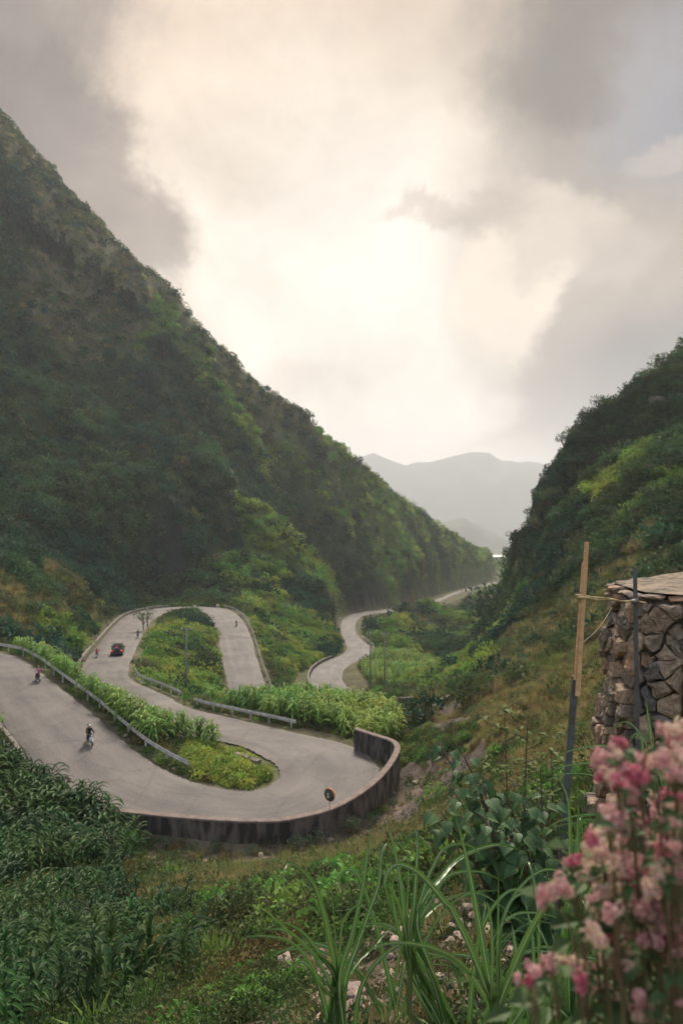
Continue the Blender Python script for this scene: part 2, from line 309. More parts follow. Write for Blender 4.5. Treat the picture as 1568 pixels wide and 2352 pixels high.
RIDGE = [tuple(p) for p in catmull([(x, y, d) for x, y, d in RIDGE], 3)]
for a in RIDGE:
    c(*a, B if a[0] < 700 else G)
    v = P(*a); wpt(v.x-60, v.y+90, v.z-45, S); wpt(v.x-20, v.y+30, v.z-8, B)
for a in [(330, 1050, -70, G), (230, 850, -72, G), (260, 700, -68, G), (230, 600, -60, S), (300, 400, 0, S), (150, 230, 60, S), (120, 300, 20, S), (90, 260, -10, S), (300, 1500, -110, B), (-200, 1500, -60, B), (900, 1500, -110, B), (0, 2600, -150, B), (1500, 2600, -150, B), (-1500, 1500, 100, B), (600, 900, -40, B), (0, 1000, -40, B), (900, 300, 60, B), (-600, 300, 200, B),
          (0, 0, -1.62, D), (0, 2, -1.9, D), (2, 2.2, -1.95, W), (-3, 1.5, -3, W), (3.5, 5, -2.9, W), (2, 4.5, -3.0, W), (0, -3, -1.3, D), (6, -4, -.6, D), (-8, -4, -2.5, D), (7, 7, -3.4, W), (20, -20, 4, S), (-30, -20, -2, S), (0, -60, 15, S), (60, 20, 12, S), (30, 25, 0, B), (-25, 8, -13, C), (-45, 30, -17, C), (-80, 20, -18, S), (-80, 60, -17, S), (-150, 60, -5, S), (12, 12, -3.5, B), (0, -300, 60, S), (200, -50, 60, S), (-200, -50, 10, S), (-30, 48, -18.6, W), (-36, 56, -17.6, W), (-15.5, 41.3, -19.5, C), (-18, 42.5, -19.0, C), (-13.6, 39, -20.2, C), (-21.5, 44.5, -18.5, C), (-24, 47, -18.0, C), (-20, 38, -19.2, C)]: wpt(*a)
# the ground follows the road
for i in range(0, len(RC), 7):
    CT.append((RC[i, 0], RC[i, 1], RC[i, 2]-.1, W))
CTA = np.array([t[:3] for t in CT]); CK = np.array([t[3] for t in CT])
def kern(d): return np.sqrt(d*d+.25)
_D = np.linalg.norm(CTA[:, None, :2]-CTA[None, :, :2], axis=2)
n_ = len(CTA); A = np.zeros((n_+3, n_+3)); A[:n_, :n_] = kern(_D)+np.eye(n_)*(-.15); A[:n_, n_] = 1; A[:n_, n_+1:] = CTA[:, :2]; A[n_, :n_] = 1; A[n_+1:, :n_] = CTA[:, :2].T
WT = np.linalg.solve(A, np.concatenate([CTA[:, 2], [0, 0, 0]]))
RC2 = RC[:, :2]; RDIR = np.gradient(RC2, axis=0); RDIR /= np.linalg.norm(RDIR, axis=1)[:, None]
ISIDE = np.sign(RDIR[:, 0]*(RI-RC)[:, 1]-RDIR[:, 1]*(RI-RC)[:, 0])
def road_near(x, y):
    dist = np.full(len(x), 1e9); idx = np.zeros(len(x), int)
    for s in range(0, len(x), 20000):
        d = (x[s:s+20000, None]-RC2[None, :, 0])**2+(y[s:s+20000, None]-RC2[None, :, 1])**2
        i = d.argmin(1); idx[s:s+20000] = i
    side = RDIR[idx, 0]*(y-RC2[idx, 1])-RDIR[idx, 1]*(x-RC2[idx, 0])
    lon = RDIR[idx, 0]*(x-RC2[idx, 0])+RDIR[idx, 1]*(y-RC2[idx, 1])
    # exact distance to the neighbouring centreline segments
    best = np.full(len(x), 1e9); zz = np.zeros(len(x))
    for o in (-1, 0):
        a = np.clip(idx+o, 0, len(RC2)-2); p = RC2[a]; q = RC2[a+1]; v = q-p
        t = np.clip(((x-p[:, 0])*v[:, 0]+(y-p[:, 1])*v[:, 1])/(v**2).sum(1), 0, 1)
        dd = np.hypot(x-p[:, 0]-v[:, 0]*t, y-p[:, 1]-v[:, 1]*t); zc = RC[a, 2]+(RC[a+1, 2]-RC[a, 2])*t
        m = dd < best; best[m] = dd[m]; zz[m] = zc[m]
    inner = side*ISIDE[idx] > 0
    return best-RH[idx], zz, np.where(inner, RF[idx, 0], RF[idx, 1]), idx, inner
def height(x, y):
    x = np.asarray(x, float); y = np.asarray(y, float); h = np.zeros(len(x))
    for s in range(0, len(x), 20000):
        d = np.hypot(x[s:s+20000, None]-CTA[None, :, 0], y[s:s+20000, None]-CTA[None, :, 1])
        h[s:s+20000] = kern(d) @ WT[:n_]+WT[n_]+WT[n_+1]*x[s:s+20000]+WT[n_+2]*y[s:s+20000]
    r = np.hypot(x, y)
    d, zr, fall, idx, inner = road_near(x, y)
    am = np.clip(d/30, 0, 1)
    # spurs and gullies running down the mountain (direction roughly +x/-y), with rough ground on top
    u = (x*.72+y*.70); v = (-x*.70+y*.72)
    big = sstep(200, 330, r)*am
    h = h+big*(1-.85*sstep(330, 430, y))*(fbm(u/44, v/170, 4, 3)*38)+am*sstep(60, 200, r)*fbm(x/20, y/20, 4, 5)*(5+4*sstep(220, 300, r))+sstep(12, 70, r)*np.clip(d/8, 0, 1)*fbm(x/6, y/6, 3, 8)*1.3
    h = h+sstep(2, 8, r)*np.clip((d+.2)/2, 0, 1)*fbm(x/.9, y/.9, 4, 9)*.32
    t = sstep(.35, 1.0, (d-.5)/fall*.65+.35)
    return (zr-.16)*(1-t)+h*t, d, idx, inner
az = np.concatenate([np.arange(-180, -60, 4.0), np.arange(-60, -34, .6), np.arange(-34, 34, .17), np.arange(34, 60, .6), np.arange(60, 180, 4.0)])
rr = np.concatenate([[.25, .5, .8, 1.1, 1.5], 2.0*1.0145**np.arange(0, 606)])
rr = rr[rr < 6500]
AZ, RR = np.meshgrid(np.radians(az), rr)
gx = (RR*np.sin(AZ)).ravel(); gy = (RR*np.cos(AZ)).ravel()
gz, gd, gidx, ginn = height(gx, gy)
gz = np.minimum(gz, 300+fbm(gx/80, gy/80, 4, 61)*60)
gk = None
nr, na = len(rr), len(az)
GZ = gz.reshape(nr, na)
def zat(x, y):
    x = np.atleast_1d(np.asarray(x, float)); y = np.atleast_1d(np.asarray(y, float))
    a = np.degrees(np.arctan2(x, y)); r = np.hypot(x, y)
    ia = np.clip(np.interp(a, az, np.arange(na)), 0, na-1.001); ir = np.clip(np.interp(r, rr, np.arange(nr)), 0, nr-1.001)
    i0 = ia.astype(int); j0 = ir.astype(int); fa = ia-i0; fr = ir-j0
    return (GZ[j0, i0]*(1-fa)+GZ[j0, i0+1]*fa)*(1-fr)+(GZ[j0+1, i0]*(1-fa)+GZ[j0+1, i0+1]*fa)*fr
def ground(x, y): return float(zat(x, y)[0])
def ray_ground(px, py, y0=2.5, y1=1400):
    Y = y0*(y1/y0)**np.linspace(0, 1, 1600); X = (px-CX)/F*Y; Z = -(py-CY)/F*Y; g = zat(X, Y); k = np.nonzero(Z < g)[0]
    if len(k) == 0: return None
    return Vector((X[k[0]], Y[k[0]], g[k[0]]))
HINT = [(340, 745, G), (400, 810, G), (450, 870, G), (520, 930, G), (590, 1000, G), (640, 1060, G), (710, 1120, G), (780, 1160, G), (300, 700, B), (420, 760, B), (520, 860, B), (620, 950, B), (720, 1040, B), (820, 1120, G), (900, 1190, G), (980, 1240, G),
        (330, 800, S), (250, 760, S), (200, 700, B), (60, 620, B), (120, 680, B), (300, 900, S), (200, 900, S), (100, 900, S), (60, 760, S), (450, 1000, S), (560, 1060, S), (350, 1100, S), (200, 1200, S), (60, 1050, S), (0, 950, S),
        (560, 1160, G), (590, 1190, G), (620, 1225, G), (660, 1260, G), (700, 1290, G), (740, 1330, G), (500, 1180, S), (300, 1350, K), (400, 1340, K), (470, 1350, K), (360, 1300, K), (560, 1340, G), (540, 1300, G), (620, 1370, G), (690, 1370, S), (600, 1450, G), (650, 1480, G), (680, 1530, G), (730, 1450, G),  # the run of G down the spur paints its lit crest
        (50, 1350, B), (150, 1340, B), (100, 1420, G), (180, 1400, G), (220, 1360, S), (60, 1440, B), (30, 1300, S), (150, 1480, G), (230, 1440, G),
        (850, 1230, G), (900, 1260, G), (950, 1300, G), (1000, 1330, G), (800, 1200, S), (870, 1330, K), (820, 1330, K), (940, 1360, K), (1060, 1310, G), (1090, 1290, G),  # G row on the next spur, again colouring a lit streak
        (1000, 1402, G), (1080, 1372, G), (1130, 1352, G), (900, 1430, G), (980, 1445, B), (1060, 1420, G), (1120, 1400, B), (1150, 1380, G), (960, 1470, G), (1140, 1310, G), (1110, 1330, G), (1250, 1500, B), (1200, 1560, B), (1150, 1600, B), (1100, 1650, B), (1300, 1500, B), (1350, 1450, B), (1250, 1650, B), (1180, 1680, B), (1330, 1600, B), (1280, 1420, B), (1330, 1350, B), (1370, 1400, B), (1220, 1480, B), (1120, 1540, G), (1060, 1580, G), (1200, 1430, S), (1230, 1400, S), (1290, 1310, B), (1360, 1280, S), (1100, 1600, B), (1050, 1640, B), (1250, 1560, B), (1400, 1350, B), (1180, 1620, B),  # opening G points brighten the cover where the far valley is lit
        (1450, 1050, G), (1500, 1150, G), (1400, 1150, S), (1540, 1050, S), (1300, 1150, S), (1480, 1250, B), (1530, 1230, S), (618, 2215, D), (660, 2220, D), (740, 2280, D), (820, 2290, D), (740, 2325, D), (850, 2155, D), (900, 2180, D), (1000, 2150, D), (1080, 2100, D), (1150, 2180, D), (950, 2240, D), (1050, 2260, D), (1200, 2260, D), (880, 2300, D), (930, 1870, M), (900, 1905, M), (980, 1830, M), (1030, 1795, M), (1080, 1765, M), (1020, 1745, M), (850, 1930, M), (960, 1780, M), (700, 1965, M), (770, 1950, M), (620, 1975, M), (1080, 1730, M), (960, 1650, M), (930, 1625, M), (980, 1675, M), (560, 2010, B), (700, 2010, B), (850, 1980, B), (620, 2060, W), (760, 2080, W), (500, 2080, W)]
# cover class per point: nearest survey point, with a wobbled position
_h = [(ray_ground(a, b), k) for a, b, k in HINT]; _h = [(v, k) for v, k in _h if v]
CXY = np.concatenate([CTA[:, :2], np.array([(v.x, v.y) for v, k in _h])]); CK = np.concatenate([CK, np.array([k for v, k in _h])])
def cover(x, y):
    r = np.hypot(x, y); wx = x+fbm(x/np.maximum(r*.06, .5), y/np.maximum(r*.06, .5), 3, 21)*r*.10; wy = y+fbm(x/np.maximum(r*.06, .5), y/np.maximum(r*.06, .5), 3, 22)*r*.14
    k = np.zeros(len(x), int)
    for s in range(0, len(x), 20000):
        d = (wx[s:s+20000, None]-CXY[None, :, 0])**2+(wy[s:s+20000, None]-CXY[None, :, 1])**2
        k[s:s+20000] = CK[d.argmin(1)]
    return k

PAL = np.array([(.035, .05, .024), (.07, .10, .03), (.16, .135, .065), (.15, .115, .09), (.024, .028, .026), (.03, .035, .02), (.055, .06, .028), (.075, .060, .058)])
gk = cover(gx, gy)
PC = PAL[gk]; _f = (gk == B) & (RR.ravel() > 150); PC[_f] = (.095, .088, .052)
gc = PC*(1+.5*fbm(gx/3, gy/3, 3, 30))[:, None]
# smooth colours a little between classes
gc = gc.reshape(nr, na, 3)
for _ in range(3):
    gc[1:-1, 1:-1] = (gc[1:-1, 1:-1]*2+gc[:-2, 1:-1]+gc[2:, 1:-1]+gc[1:-1, :-2]+gc[1:-1, 2:])/6
gc = gc.reshape(-1, 3)
verge = (gd < 1.6)
gc[verge] = gc[verge]*.4+np.array((.13, .115, .075))*.6
ii = np.arange(nr-1)[:, None]*na; jj = np.arange(na-1)[None, :]
q = np.stack([ii+jj, ii+na+jj, ii+na+jj+1, ii+jj+1], -1).reshape(-1, 4)
jl = (np.arange(nr-1)*na); q2 = np.stack([jl+na-1, jl+2*na-1, jl+na, jl], -1)
tm = bpy.data.meshes.new('terrain')
quads = np.concatenate([q, q2]); quads = quads[:, ::-1]
tm.vertices.add(len(gx)); tm.vertices.foreach_set('co', np.stack([gx, gy, gz], 1).ravel())
tm.loops.add(quads.size); tm.loops.foreach_set('vertex_index', quads.ravel().astype(np.int32))
tm.polygons.add(len(quads)); tm.polygons.foreach_set('loop_start', np.arange(0, quads.size, 4, dtype=np.int32)); tm.polygons.foreach_set('use_smooth', np.ones(len(quads), bool))
tm.update(calc_edges=True)
ca = tm.color_attributes.new('cover', 'FLOAT_COLOR', 'POINT'); ca.data.foreach_set('color', np.concatenate([gc, np.ones((len(gc), 1))], 1).ravel())
def ground_mat():
    m = bpy.data.materials.new('ground_soil'); m.use_nodes = True; t = m.node_tree; L = t.links.new; b = t.nodes['Principled BSDF']
    b.inputs['Roughness'].default_value = .95; b.inputs['Specular IOR Level'].default_value = .1
    at = N(t, 'ShaderNodeAttribute', attribute_name='cover'); g = N(t, 'ShaderNodeNewGeometry')
    n = N(t, 'ShaderNodeTexNoise'); n.inputs['Scale'].default_value = 1.7; n.inputs['Detail'].default_value = 10; n.inputs['Roughness'].default_value = .7; L(g.outputs['Position'], n.inputs['Vector'])
    mr = N(t, 'ShaderNodeMapRange'); L(n.outputs['Fac'], mr.inputs['Value']); mr.inputs['From Min'].default_value = .3; mr.inputs['From Max'].default_value = .7; mr.inputs['To Min'].default_value = .55; mr.inputs['To Max'].default_value = 1.5
    nb = N(t, 'ShaderNodeTexNoise'); nb.inputs['Scale'].default_value = .16; nb.inputs['Detail'].default_value = 9; nb.inputs['Roughness'].default_value = .75; L(g.outputs['Position'], nb.inputs['Vector'])
    mb_ = N(t, 'ShaderNodeMapRange'); L(nb.outputs['Fac'], mb_.inputs['Value']); mb_.inputs['From Min'].default_value = .35; mb_.inputs['From Max'].default_value = .65; mb_.inputs['To Min'].default_value = .5; mb_.inputs['To Max'].default_value = 1.5
    mm = N(t, 'ShaderNodeMath', operation='MULTIPLY'); L(mr.outputs[0], mm.inputs[0]); L(mb_.outputs[0], mm.inputs[1])
    s = N(t, 'ShaderNodeVectorMath', operation='SCALE'); L(at.outputs['Color'], s.inputs[0]); L(mm.outputs[0], s.inputs['Scale']); L(s.outputs[0], b.inputs['Base Color'])
    n2 = N(t, 'ShaderNodeTexNoise'); n2.inputs['Scale'].default_value = 9; n2.inputs['Detail'].default_value = 8; L(g.outputs['Position'], n2.inputs['Vector'])
    bp = N(t, 'ShaderNodeBump'); bp.inputs['Strength'].default_value = .7; bp.inputs['Distance'].default_value = .08; L(n2.outputs['Fac'], bp.inputs['Height']); L(bp.outputs[0], b.inputs['Normal'])
    return m
tm.materials.append(ground_mat())
terrain = bpy.data.objects.new('terrain', tm); col.objects.link(terrain); terrain['kind'] = 'structure'

# ------------------------------------------------------------------ road surface
def road_mat():
    m = bpy.data.materials.new('worn_asphalt'); m.use_nodes = True; t = m.node_tree; L = t.links.new; b = t.nodes['Principled BSDF']
    b.inputs['Roughness'].default_value = .75; b.inputs['Specular IOR Level'].default_value = .35
    uv = N(t, 'ShaderNodeUVMap', uv_map='road'); mp = N(t, 'ShaderNodeMapping'); mp.inputs['Scale'].default_value = (1, 5, 1); L(uv.outputs[0], mp.inputs['Vector'])
    n = N(t, 'ShaderNodeTexNoise'); n.inputs['Scale'].default_value = .9; n.inputs['Detail'].default_value = 8; n.inputs['Roughness'].default_value = .65; L(mp.outputs[0], n.inputs['Vector'])
    g = N(t, 'ShaderNodeNewGeometry'); n2 = N(t, 'ShaderNodeTexNoise'); n2.inputs['Scale'].default_value = .22; n2.inputs['Detail'].default_value = 8; L(g.outputs['Position'], n2.inputs['Vector'])
    n3 = N(t, 'ShaderNodeTexNoise'); n3.inputs['Scale'].default_value = 7; n3.inputs['Detail'].default_value = 8; L(g.outputs['Position'], n3.inputs['Vector'])
    a = N(t, 'ShaderNodeMath', operation='ADD'); L(n.outputs['Fac'], a.inputs[0]); L(n2.outputs['Fac'], a.inputs[1])
    a2 = N(t, 'ShaderNodeMath', operation='MULTIPLY_ADD'); L(n3.outputs['Fac'], a2.inputs[0]); a2.inputs[1].default_value = .5; L(a.outputs[0], a2.inputs[2])
    r = N(t, 'ShaderNodeMapRange'); L(a2.outputs[0], r.inputs['Value']); r.inputs['From Min'].default_value = .95; r.inputs['From Max'].default_value = 1.5
    mx = N(t, 'ShaderNodeMix', data_type='RGBA'); L(r.outputs[0], mx.inputs[0]); mx.inputs[6].default_value = (.068, .061, .066, 1); mx.inputs[7].default_value = (.168, .146, .138, 1)
    # wheel tracks, polished and darker
    sx = N(t, 'ShaderNodeSeparateXYZ'); L(uv.outputs[0], sx.inputs[0]); wv = N(t, 'ShaderNodeMath', operation='MULTIPLY'); L(sx.outputs[1], wv.inputs[0]); wv.inputs[1].default_value = math.pi*8
    cs = N(t, 'ShaderNodeMath', operation='COSINE'); L(wv.outputs[0], cs.inputs[0]); m2 = N(t, 'ShaderNodeMath', operation='MULTIPLY_ADD'); L(cs.outputs[0], m2.inputs[0]); m2.inputs[1].default_value = .03; m2.inputs[2].default_value = .98
    wn = N(t, 'ShaderNodeVectorMath', operation='SCALE'); L(n3.outputs['Color'], wn.inputs[0]); wn.inputs['Scale'].default_value = .9
    wa = N(t, 'ShaderNodeVectorMath', operation='ADD'); L(g.outputs['Position'], wa.inputs[0]); L(wn.outputs[0], wa.inputs[1])
    vo = N(t, 'ShaderNodeTexVoronoi', feature='DISTANCE_TO_EDGE'); vo.inputs['Scale'].default_value = .23; L(wa.outputs[0], vo.inputs['Vector'])
    vr = N(t, 'ShaderNodeMapRange'); L(vo.outputs['Distance'], vr.inputs['Value']); vr.inputs['From Min'].default_value = .004; vr.inputs['From Max'].default_value = .022; vr.inputs['To Min'].default_value = .74; vr.inputs['To Max'].default_value = 1
    vp = N(t, 'ShaderNodeTexVoronoi'); vp.inputs['Scale'].default_value = .10; L(wa.outputs[0], vp.inputs['Vector']); sp = N(t, 'ShaderNodeSeparateColor'); L(vp.outputs['Color'], sp.inputs[0])
    vq = N(t, 'ShaderNodeMapRange'); L(sp.outputs[0], vq.inputs['Value']); vq.inputs['To Min'].default_value = .94; vq.inputs['To Max'].default_value = 1.04
    k1 = N(t, 'ShaderNodeMath', operation='MULTIPLY'); L(vr.outputs[0], k1.inputs[0]); L(vq.outputs[0], k1.inputs[1]); k2 = N(t, 'ShaderNodeMath', operation='MULTIPLY'); L(k1.outputs[0], k2.inputs[0]); L(m2.outputs[0], k2.inputs[1])
    s = N(t, 'ShaderNodeVectorMath', operation='SCALE'); L(mx.outputs[2], s.inputs[0]); L(k2.outputs[0], s.inputs['Scale']); L(s.outputs[0], b.inputs['Base Color'])
    bp = N(t, 'ShaderNodeBump'); bp.inputs['Strength'].default_value = .25; bp.inputs['Distance'].default_value = .03; L(n3.outputs['Fac'], bp.inputs['Height']); L(bp.outputs[0], b.inputs['Normal'])
    return m
def build_road():
    RI2 = catmull([(a, b, z) for a, b, c, d, z, e, f in ROAD], 14); RO2 = catmull([(c, d, z) for a, b, c, d, z, e, f in ROAD], 14)
    nc = 9; vs = []; uv = []
    s = np.concatenate([[0], np.cumsum(np.linalg.norm(np.diff((RI2+RO2)/2, axis=0), axis=1))])
    for i in range(len(RI2)):
        j1 = .12*(vnoise(np.array([i*1.1]), np.array([0.]), 4)[0]-.5)*2; j2 = .12*(vnoise(np.array([i*1.1]), np.array([9.]), 5)[0]-.5)*2
        for k in range(nc):
            t = k/(nc-1); p = RI2[i]*(1-t)+RO2[i]*t; e = (RO2[i]-RI2[i]); e = e/np.linalg.norm(e)
            if k == 0: p = p+e*j1
            if k == nc-1: p = p+e*j2
            z = p[2]+.06*(1-(2*t-1)**2)-(.1 if k in (0, nc-1) else 0)
            vs.append((p[0], p[1], z)); uv.append((s[i]/10, t))
    fs = [(i*nc+k, i*nc+k+1, (i+1)*nc+k+1, (i+1)*nc+k) for i in range(len(RI2)-1) for k in range(nc-1)]
    me = bpy.data.meshes.new('road'); me.from_pydata(vs, [], fs); ul = me.uv_layers.new(name='road')
    for l in me.loops: ul.data[l.index].uv = uv[l.vertex_index]
    me.materials.append(road_mat()); me.polygons.foreach_set('use_smooth', [True]*len(fs)); me.update()
    bm = bmesh.new(); bm.from_mesh(me); bmesh.ops.recalc_face_normals(bm, faces=bm.faces); 
    if sum(f.normal.z for f in bm.faces) < 0: bmesh.ops.reverse_faces(bm, faces=bm.faces)
    bm.to_mesh(me); bm.free()
    o = bpy.data.objects.new('road', me); col.objects.link(o); o['kind'] = 'structure'
build_road()
def rpt(pair, t=.5, off=0, dz=0):           # a point on the road: station (fractional pair index), 0 inner .. 1 outer
    i = min(max(pair*7, 0), len(RI)-1.001); a = int(i); f = i-a
    I = RI[a]*(1-f)+RI[a+1]*f; O = RO[a]*(1-f)+RO[a+1]*f; e = (O-I)/np.linalg.norm(O-I); p = I+(O-I)*t+e*off
    dr = RC[a+1]-RC[a]
    return Vector((p[0], p[1], p[2]+dz)), math.atan2(dr[1], dr[0])
# ------------------------------------------------------------------ plants that nobody could count
def leaf_quad(mb, p, d, up, L, W, mi=None, fold=.25):
    d = d.normalized(); sd = d.cross(up)
    sd = sd.normalized() if sd.length > 1e-5 else Vector((1, 0, 0)); nn = sd.cross(d)
    m = p+d*L*.45
    mb.add([p, m+sd*W*.5+nn*W*fold, p+d*L-nn*L*.12, m-sd*W*.5+nn*W*fold, m], [(0, 1, 4), (1, 2, 4), (2, 3, 4), (3, 0, 4)], mi)
def rdir(rnd, zlo=-1):
    while 1:
        v = Vector((rnd.uniform(-1, 1), rnd.uniform(-1, 1), rnd.uniform(zlo, 1)))
        if .1 < v.length < 1: return v.normalized()
def bush_mesh(name, seed, n, leaf, m, lumps=5, flat=.75):
    rnd = random.Random(seed); mb = MB(); L_ = [(Vector((rnd.uniform(-.6, .6), rnd.uniform(-.6, .6), rnd.uniform(.1, .75))), rnd.uniform(.35, .65)) for _ in range(lumps)]
    for i in range(n):
        cc, r = L_[i % lumps]; d = rdir(rnd, -.35); p = cc+Vector((d.x*r, d.y*r, d.z*r*flat))*rnd.uniform(.65, 1.05)
        dd = (d+Vector((rnd.uniform(-.8, .8), rnd.uniform(-.8, .8), rnd.uniform(-.7, .4)))).normalized()
        leaf_quad(mb, p, dd, d, leaf*rnd.uniform(.6, 1.3), leaf*.6*rnd.uniform(.6, 1.2))
    me_o = mb.build(name, m); me = me_o; col.objects.unlink(me_o); return me
def grass_mesh(name, seed, n, m, spread=.35, lean=.8, wd=.03, h=1.0):
    rnd = random.Random(seed); mb = MB()
    for i in range(n):
        a = rnd.uniform(0, 6.283); r = spread*math.sqrt(rnd.random()); b = Vector((math.cos(a)*r, math.sin(a)*r, -.05)); H = h*rnd.uniform(.45, 1)
        a2 = a+rnd.uniform(-.8, .8); ln = rnd.uniform(.1, lean); d = Vector((math.cos(a2), math.sin(a2), 0)); sd = Vector((-d.y, d.x, 0)); ww = wd*rnd.uniform(.6, 1.3)
        p1 = b+Vector((0, 0, H*.55))+d*ln*.25; p2 = b+Vector((0, 0, H*(1-ln*.25)))+d*ln*.75*H
        mb.add([b-sd*ww*.5, b+sd*ww*.5, p1+sd*ww*.5, p1-sd*ww*.5, p2], [(0, 1, 2, 3), (3, 2, 4)])
    o = mb.build(name, m); col.objects.unlink(o); return o
def corn_mesh(name, seed, ml, ms, nl=15, H=1.75, seg=5, link=False):
    rnd = random.Random(seed); mb = MB(); st = []
    for k in range(6): st.append((rnd.uniform(-.02, .02), rnd.uniform(-.02, .02), H*k/5-.1))
    mb.tube(st, [.018, .017, .015, .012, .009, .004], 5, 1)
    for i in range(nl):
        t = .3+.7*i/nl; z = H*t; a = i*math.pi+rnd.uniform(-.7, .7)+seed; Lf = rnd.uniform(.75, 1.1)*(1.1-.35*abs(t-.5)); wd = rnd.uniform(.12, .17)
        d = Vector((math.cos(a), math.sin(a), 0)); sd = Vector((-d.y, d.x, 0)); up = rnd.uniform(.75, 1.25); p = Vector((0, 0, z)); vs = []; fs = []
        for s in range(seg+1):
            u = s/seg; el = up-u*rnd.uniform(2.0, 2.8); ww = wd*(.6+.8*u)*(1-u**3)+.003
            vs += [p-sd*ww*.5+Vector((0, 0, ww*.25)), p, p+sd*ww*.5+Vector((0, 0, ww*.25))]
            p = p+(d*math.cos(el)+Vector((0, 0, 1))*math.sin(el))*Lf/seg
        for s in range(seg): fs += [(s*3, s*3+1, s*3+4, s*3+3), (s*3+1, s*3+2, s*3+5, s*3+4)]
        mb.add(vs, fs, 0)
    o = mb.build(name, [ml, ms])
    if not link: col.objects.unlink(o)
    return o
M_dark = mat('dark_shrub_leaves', (.020, .062, .042), rough=.7, spec=.2, c3=(.070, .125, .050), s3=.03, rnd=.45, coord='w', trans=.25)
M_mid = mat('olive_shrub_leaves', (.085, .125, .050), rough=.75, spec=.2, c3=(.13, .12, .06), s3=.05, rnd=.4, coord='w', trans=.25)
M_green = mat('bright_grass', (.13, .24, .055), rough=.7, spec=.2, c3=(.28, .34, .075), s3=.06, rnd=.35, coord='w', trans=.3)  # green of real grass; on spur crests it also stands for sunlight
M_brown = mat('dry_grass', (.30, .25, .115), rough=.8, spec=.15, c3=(.21, .23, .08), s3=.12, rnd=.35, coord='w', trans=.3)
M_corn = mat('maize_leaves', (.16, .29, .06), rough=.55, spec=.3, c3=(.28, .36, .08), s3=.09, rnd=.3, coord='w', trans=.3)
M_corn_shade = mat('dark_maize_leaves', (.018, .055, .017), rough=.55, spec=.2, c3=(.045, .10, .024), s3=.2, rnd=.3, coord='w', trans=.25)  # maize leaves again, with the near bank's shade put into their colour
M_stalk = mat('maize_stalk', (.12, .16, .06), rough=.6)
M_weed = mat('weed_leaves', (.07, .112, .038), rough=.75, spec=.2, c3=(.14, .12, .045), s3=.5, rnd=.4, coord='w', trans=.25)
def scatter(name, srcs, pts, label, cat):
    """pts: x y z rx ry rz scale"""
    pts = np.asarray(pts, float)
    me = bpy.data.meshes.new(name); me.vertices.add(len(pts)); me.vertices.foreach_set('co', pts[:, :3].ravel())
    a = me.attributes.new('rot', 'FLOAT_VECTOR', 'POINT'); a.data.foreach_set('vector', pts[:, 3:6].ravel())
    a = me.attributes.new('scl', 'FLOAT', 'POINT'); a.data.foreach_set('value', pts[:, 6].copy())
    a = me.attributes.new('idx', 'INT', 'POINT'); a.data.foreach_set('value', rng.integers(0, len(srcs), len(pts)).astype(np.int32))
    o = bpy.data.objects.new(name, me); col.objects.link(o)
    c_ = bpy.data.collections.new(name+'_kinds')
    for s in srcs: c_.objects.link(s)
    g = bpy.data.node_groups.new(name, 'GeometryNodeTree'); g.interface.new_socket('Geometry', in_out='INPUT', socket_type='NodeSocketGeometry'); g.interface.new_socket('Geometry', in_out='OUTPUT', socket_type='NodeSocketGeometry')
    L = g.links.new; gi = N(g, 'NodeGroupInput'); go = N(g, 'NodeGroupOutput'); ip = N(g, 'GeometryNodeInstanceOnPoints'); ci = N(g, 'GeometryNodeCollectionInfo')
    ci.inputs['Collection'].default_value = c_; ci.inputs['Separate Children'].default_value = True; ci.inputs['Reset Children'].default_value = True
    L(gi.outputs[0], ip.inputs['Points']); L(ci.outputs[0], ip.inputs['Instance']); ip.inputs['Pick Instance'].default_value = True
    def na(nm, ty):
        n = N(g, 'GeometryNodeInputNamedAttribute', data_type=ty); n.inputs['Name'].default_value = nm; return n.outputs['Attribute']
    L(na('idx', 'INT'), ip.inputs['Instance Index']); L(na('scl', 'FLOAT'), ip.inputs['Scale'])
    er = N(g, 'FunctionNodeEulerToRotation'); L(na('rot', 'FLOAT_VECTOR'), er.inputs[0]); L(er.outputs[0], ip.inputs['Rotation'])
    L(ip.outputs[0], go.inputs[0])
    md = o.modifiers.new('plants', 'NODES'); md.node_group = g
    tag(o, label, cat, kind='stuff'); return o
def candidates(n, r0, r1, a0=-33, a1=33, pw=2.0):
    a = np.radians(rng.uniform(a0, a1, n)); u = rng.uniform(0, 1, n); r = (r0**pw+(r1**pw-r0**pw)*u)**(1/pw)
    return r*np.sin(a), r*np.cos(a)
def slope_boost(x, y, e=1.5):
    gx_ = (zat(x+e, y)-zat(x-e, y))/(2*e); gy_ = (zat(x, y+e)-zat(x, y-e))/(2*e); return gx_, gy_
PTS = {k: [] for k in ('big', 'lush', 'dark', 'mid', 'green', 'brown', 'weed')}
def fill(n, r0, r1, size, kinds, margin=1.0, jit=.4, pw=2.0, sink=.15):
    """kinds: cover class -> list of (bucket, probability)"""
    x, y = candidates(n, r0, r1, pw=pw); d, zr, fl, idx, inn = road_near(x, y); k = cover(x, y); z = zat(x, y)
    gx_, gy_ = slope_boost(x, y, max(1, size))
    u = rng.uniform(0, 1, n); s = size*np.exp(rng.normal(0, jit*.6, n)); keep = d > margin+s*.75
    # never in front of the lens, never inside walls
    for i in np.nonzero(keep)[0]:
        acc = 0
        for b, p in kinds.get(int(k[i]), ()):
            acc += p
            if u[i] < acc:
                PTS[b].append((x[i], y[i], z[i]-s[i]*sink, gy_[i]*.5, -gx_[i]*.5, rng.uniform(0, 6.28), s[i])); break
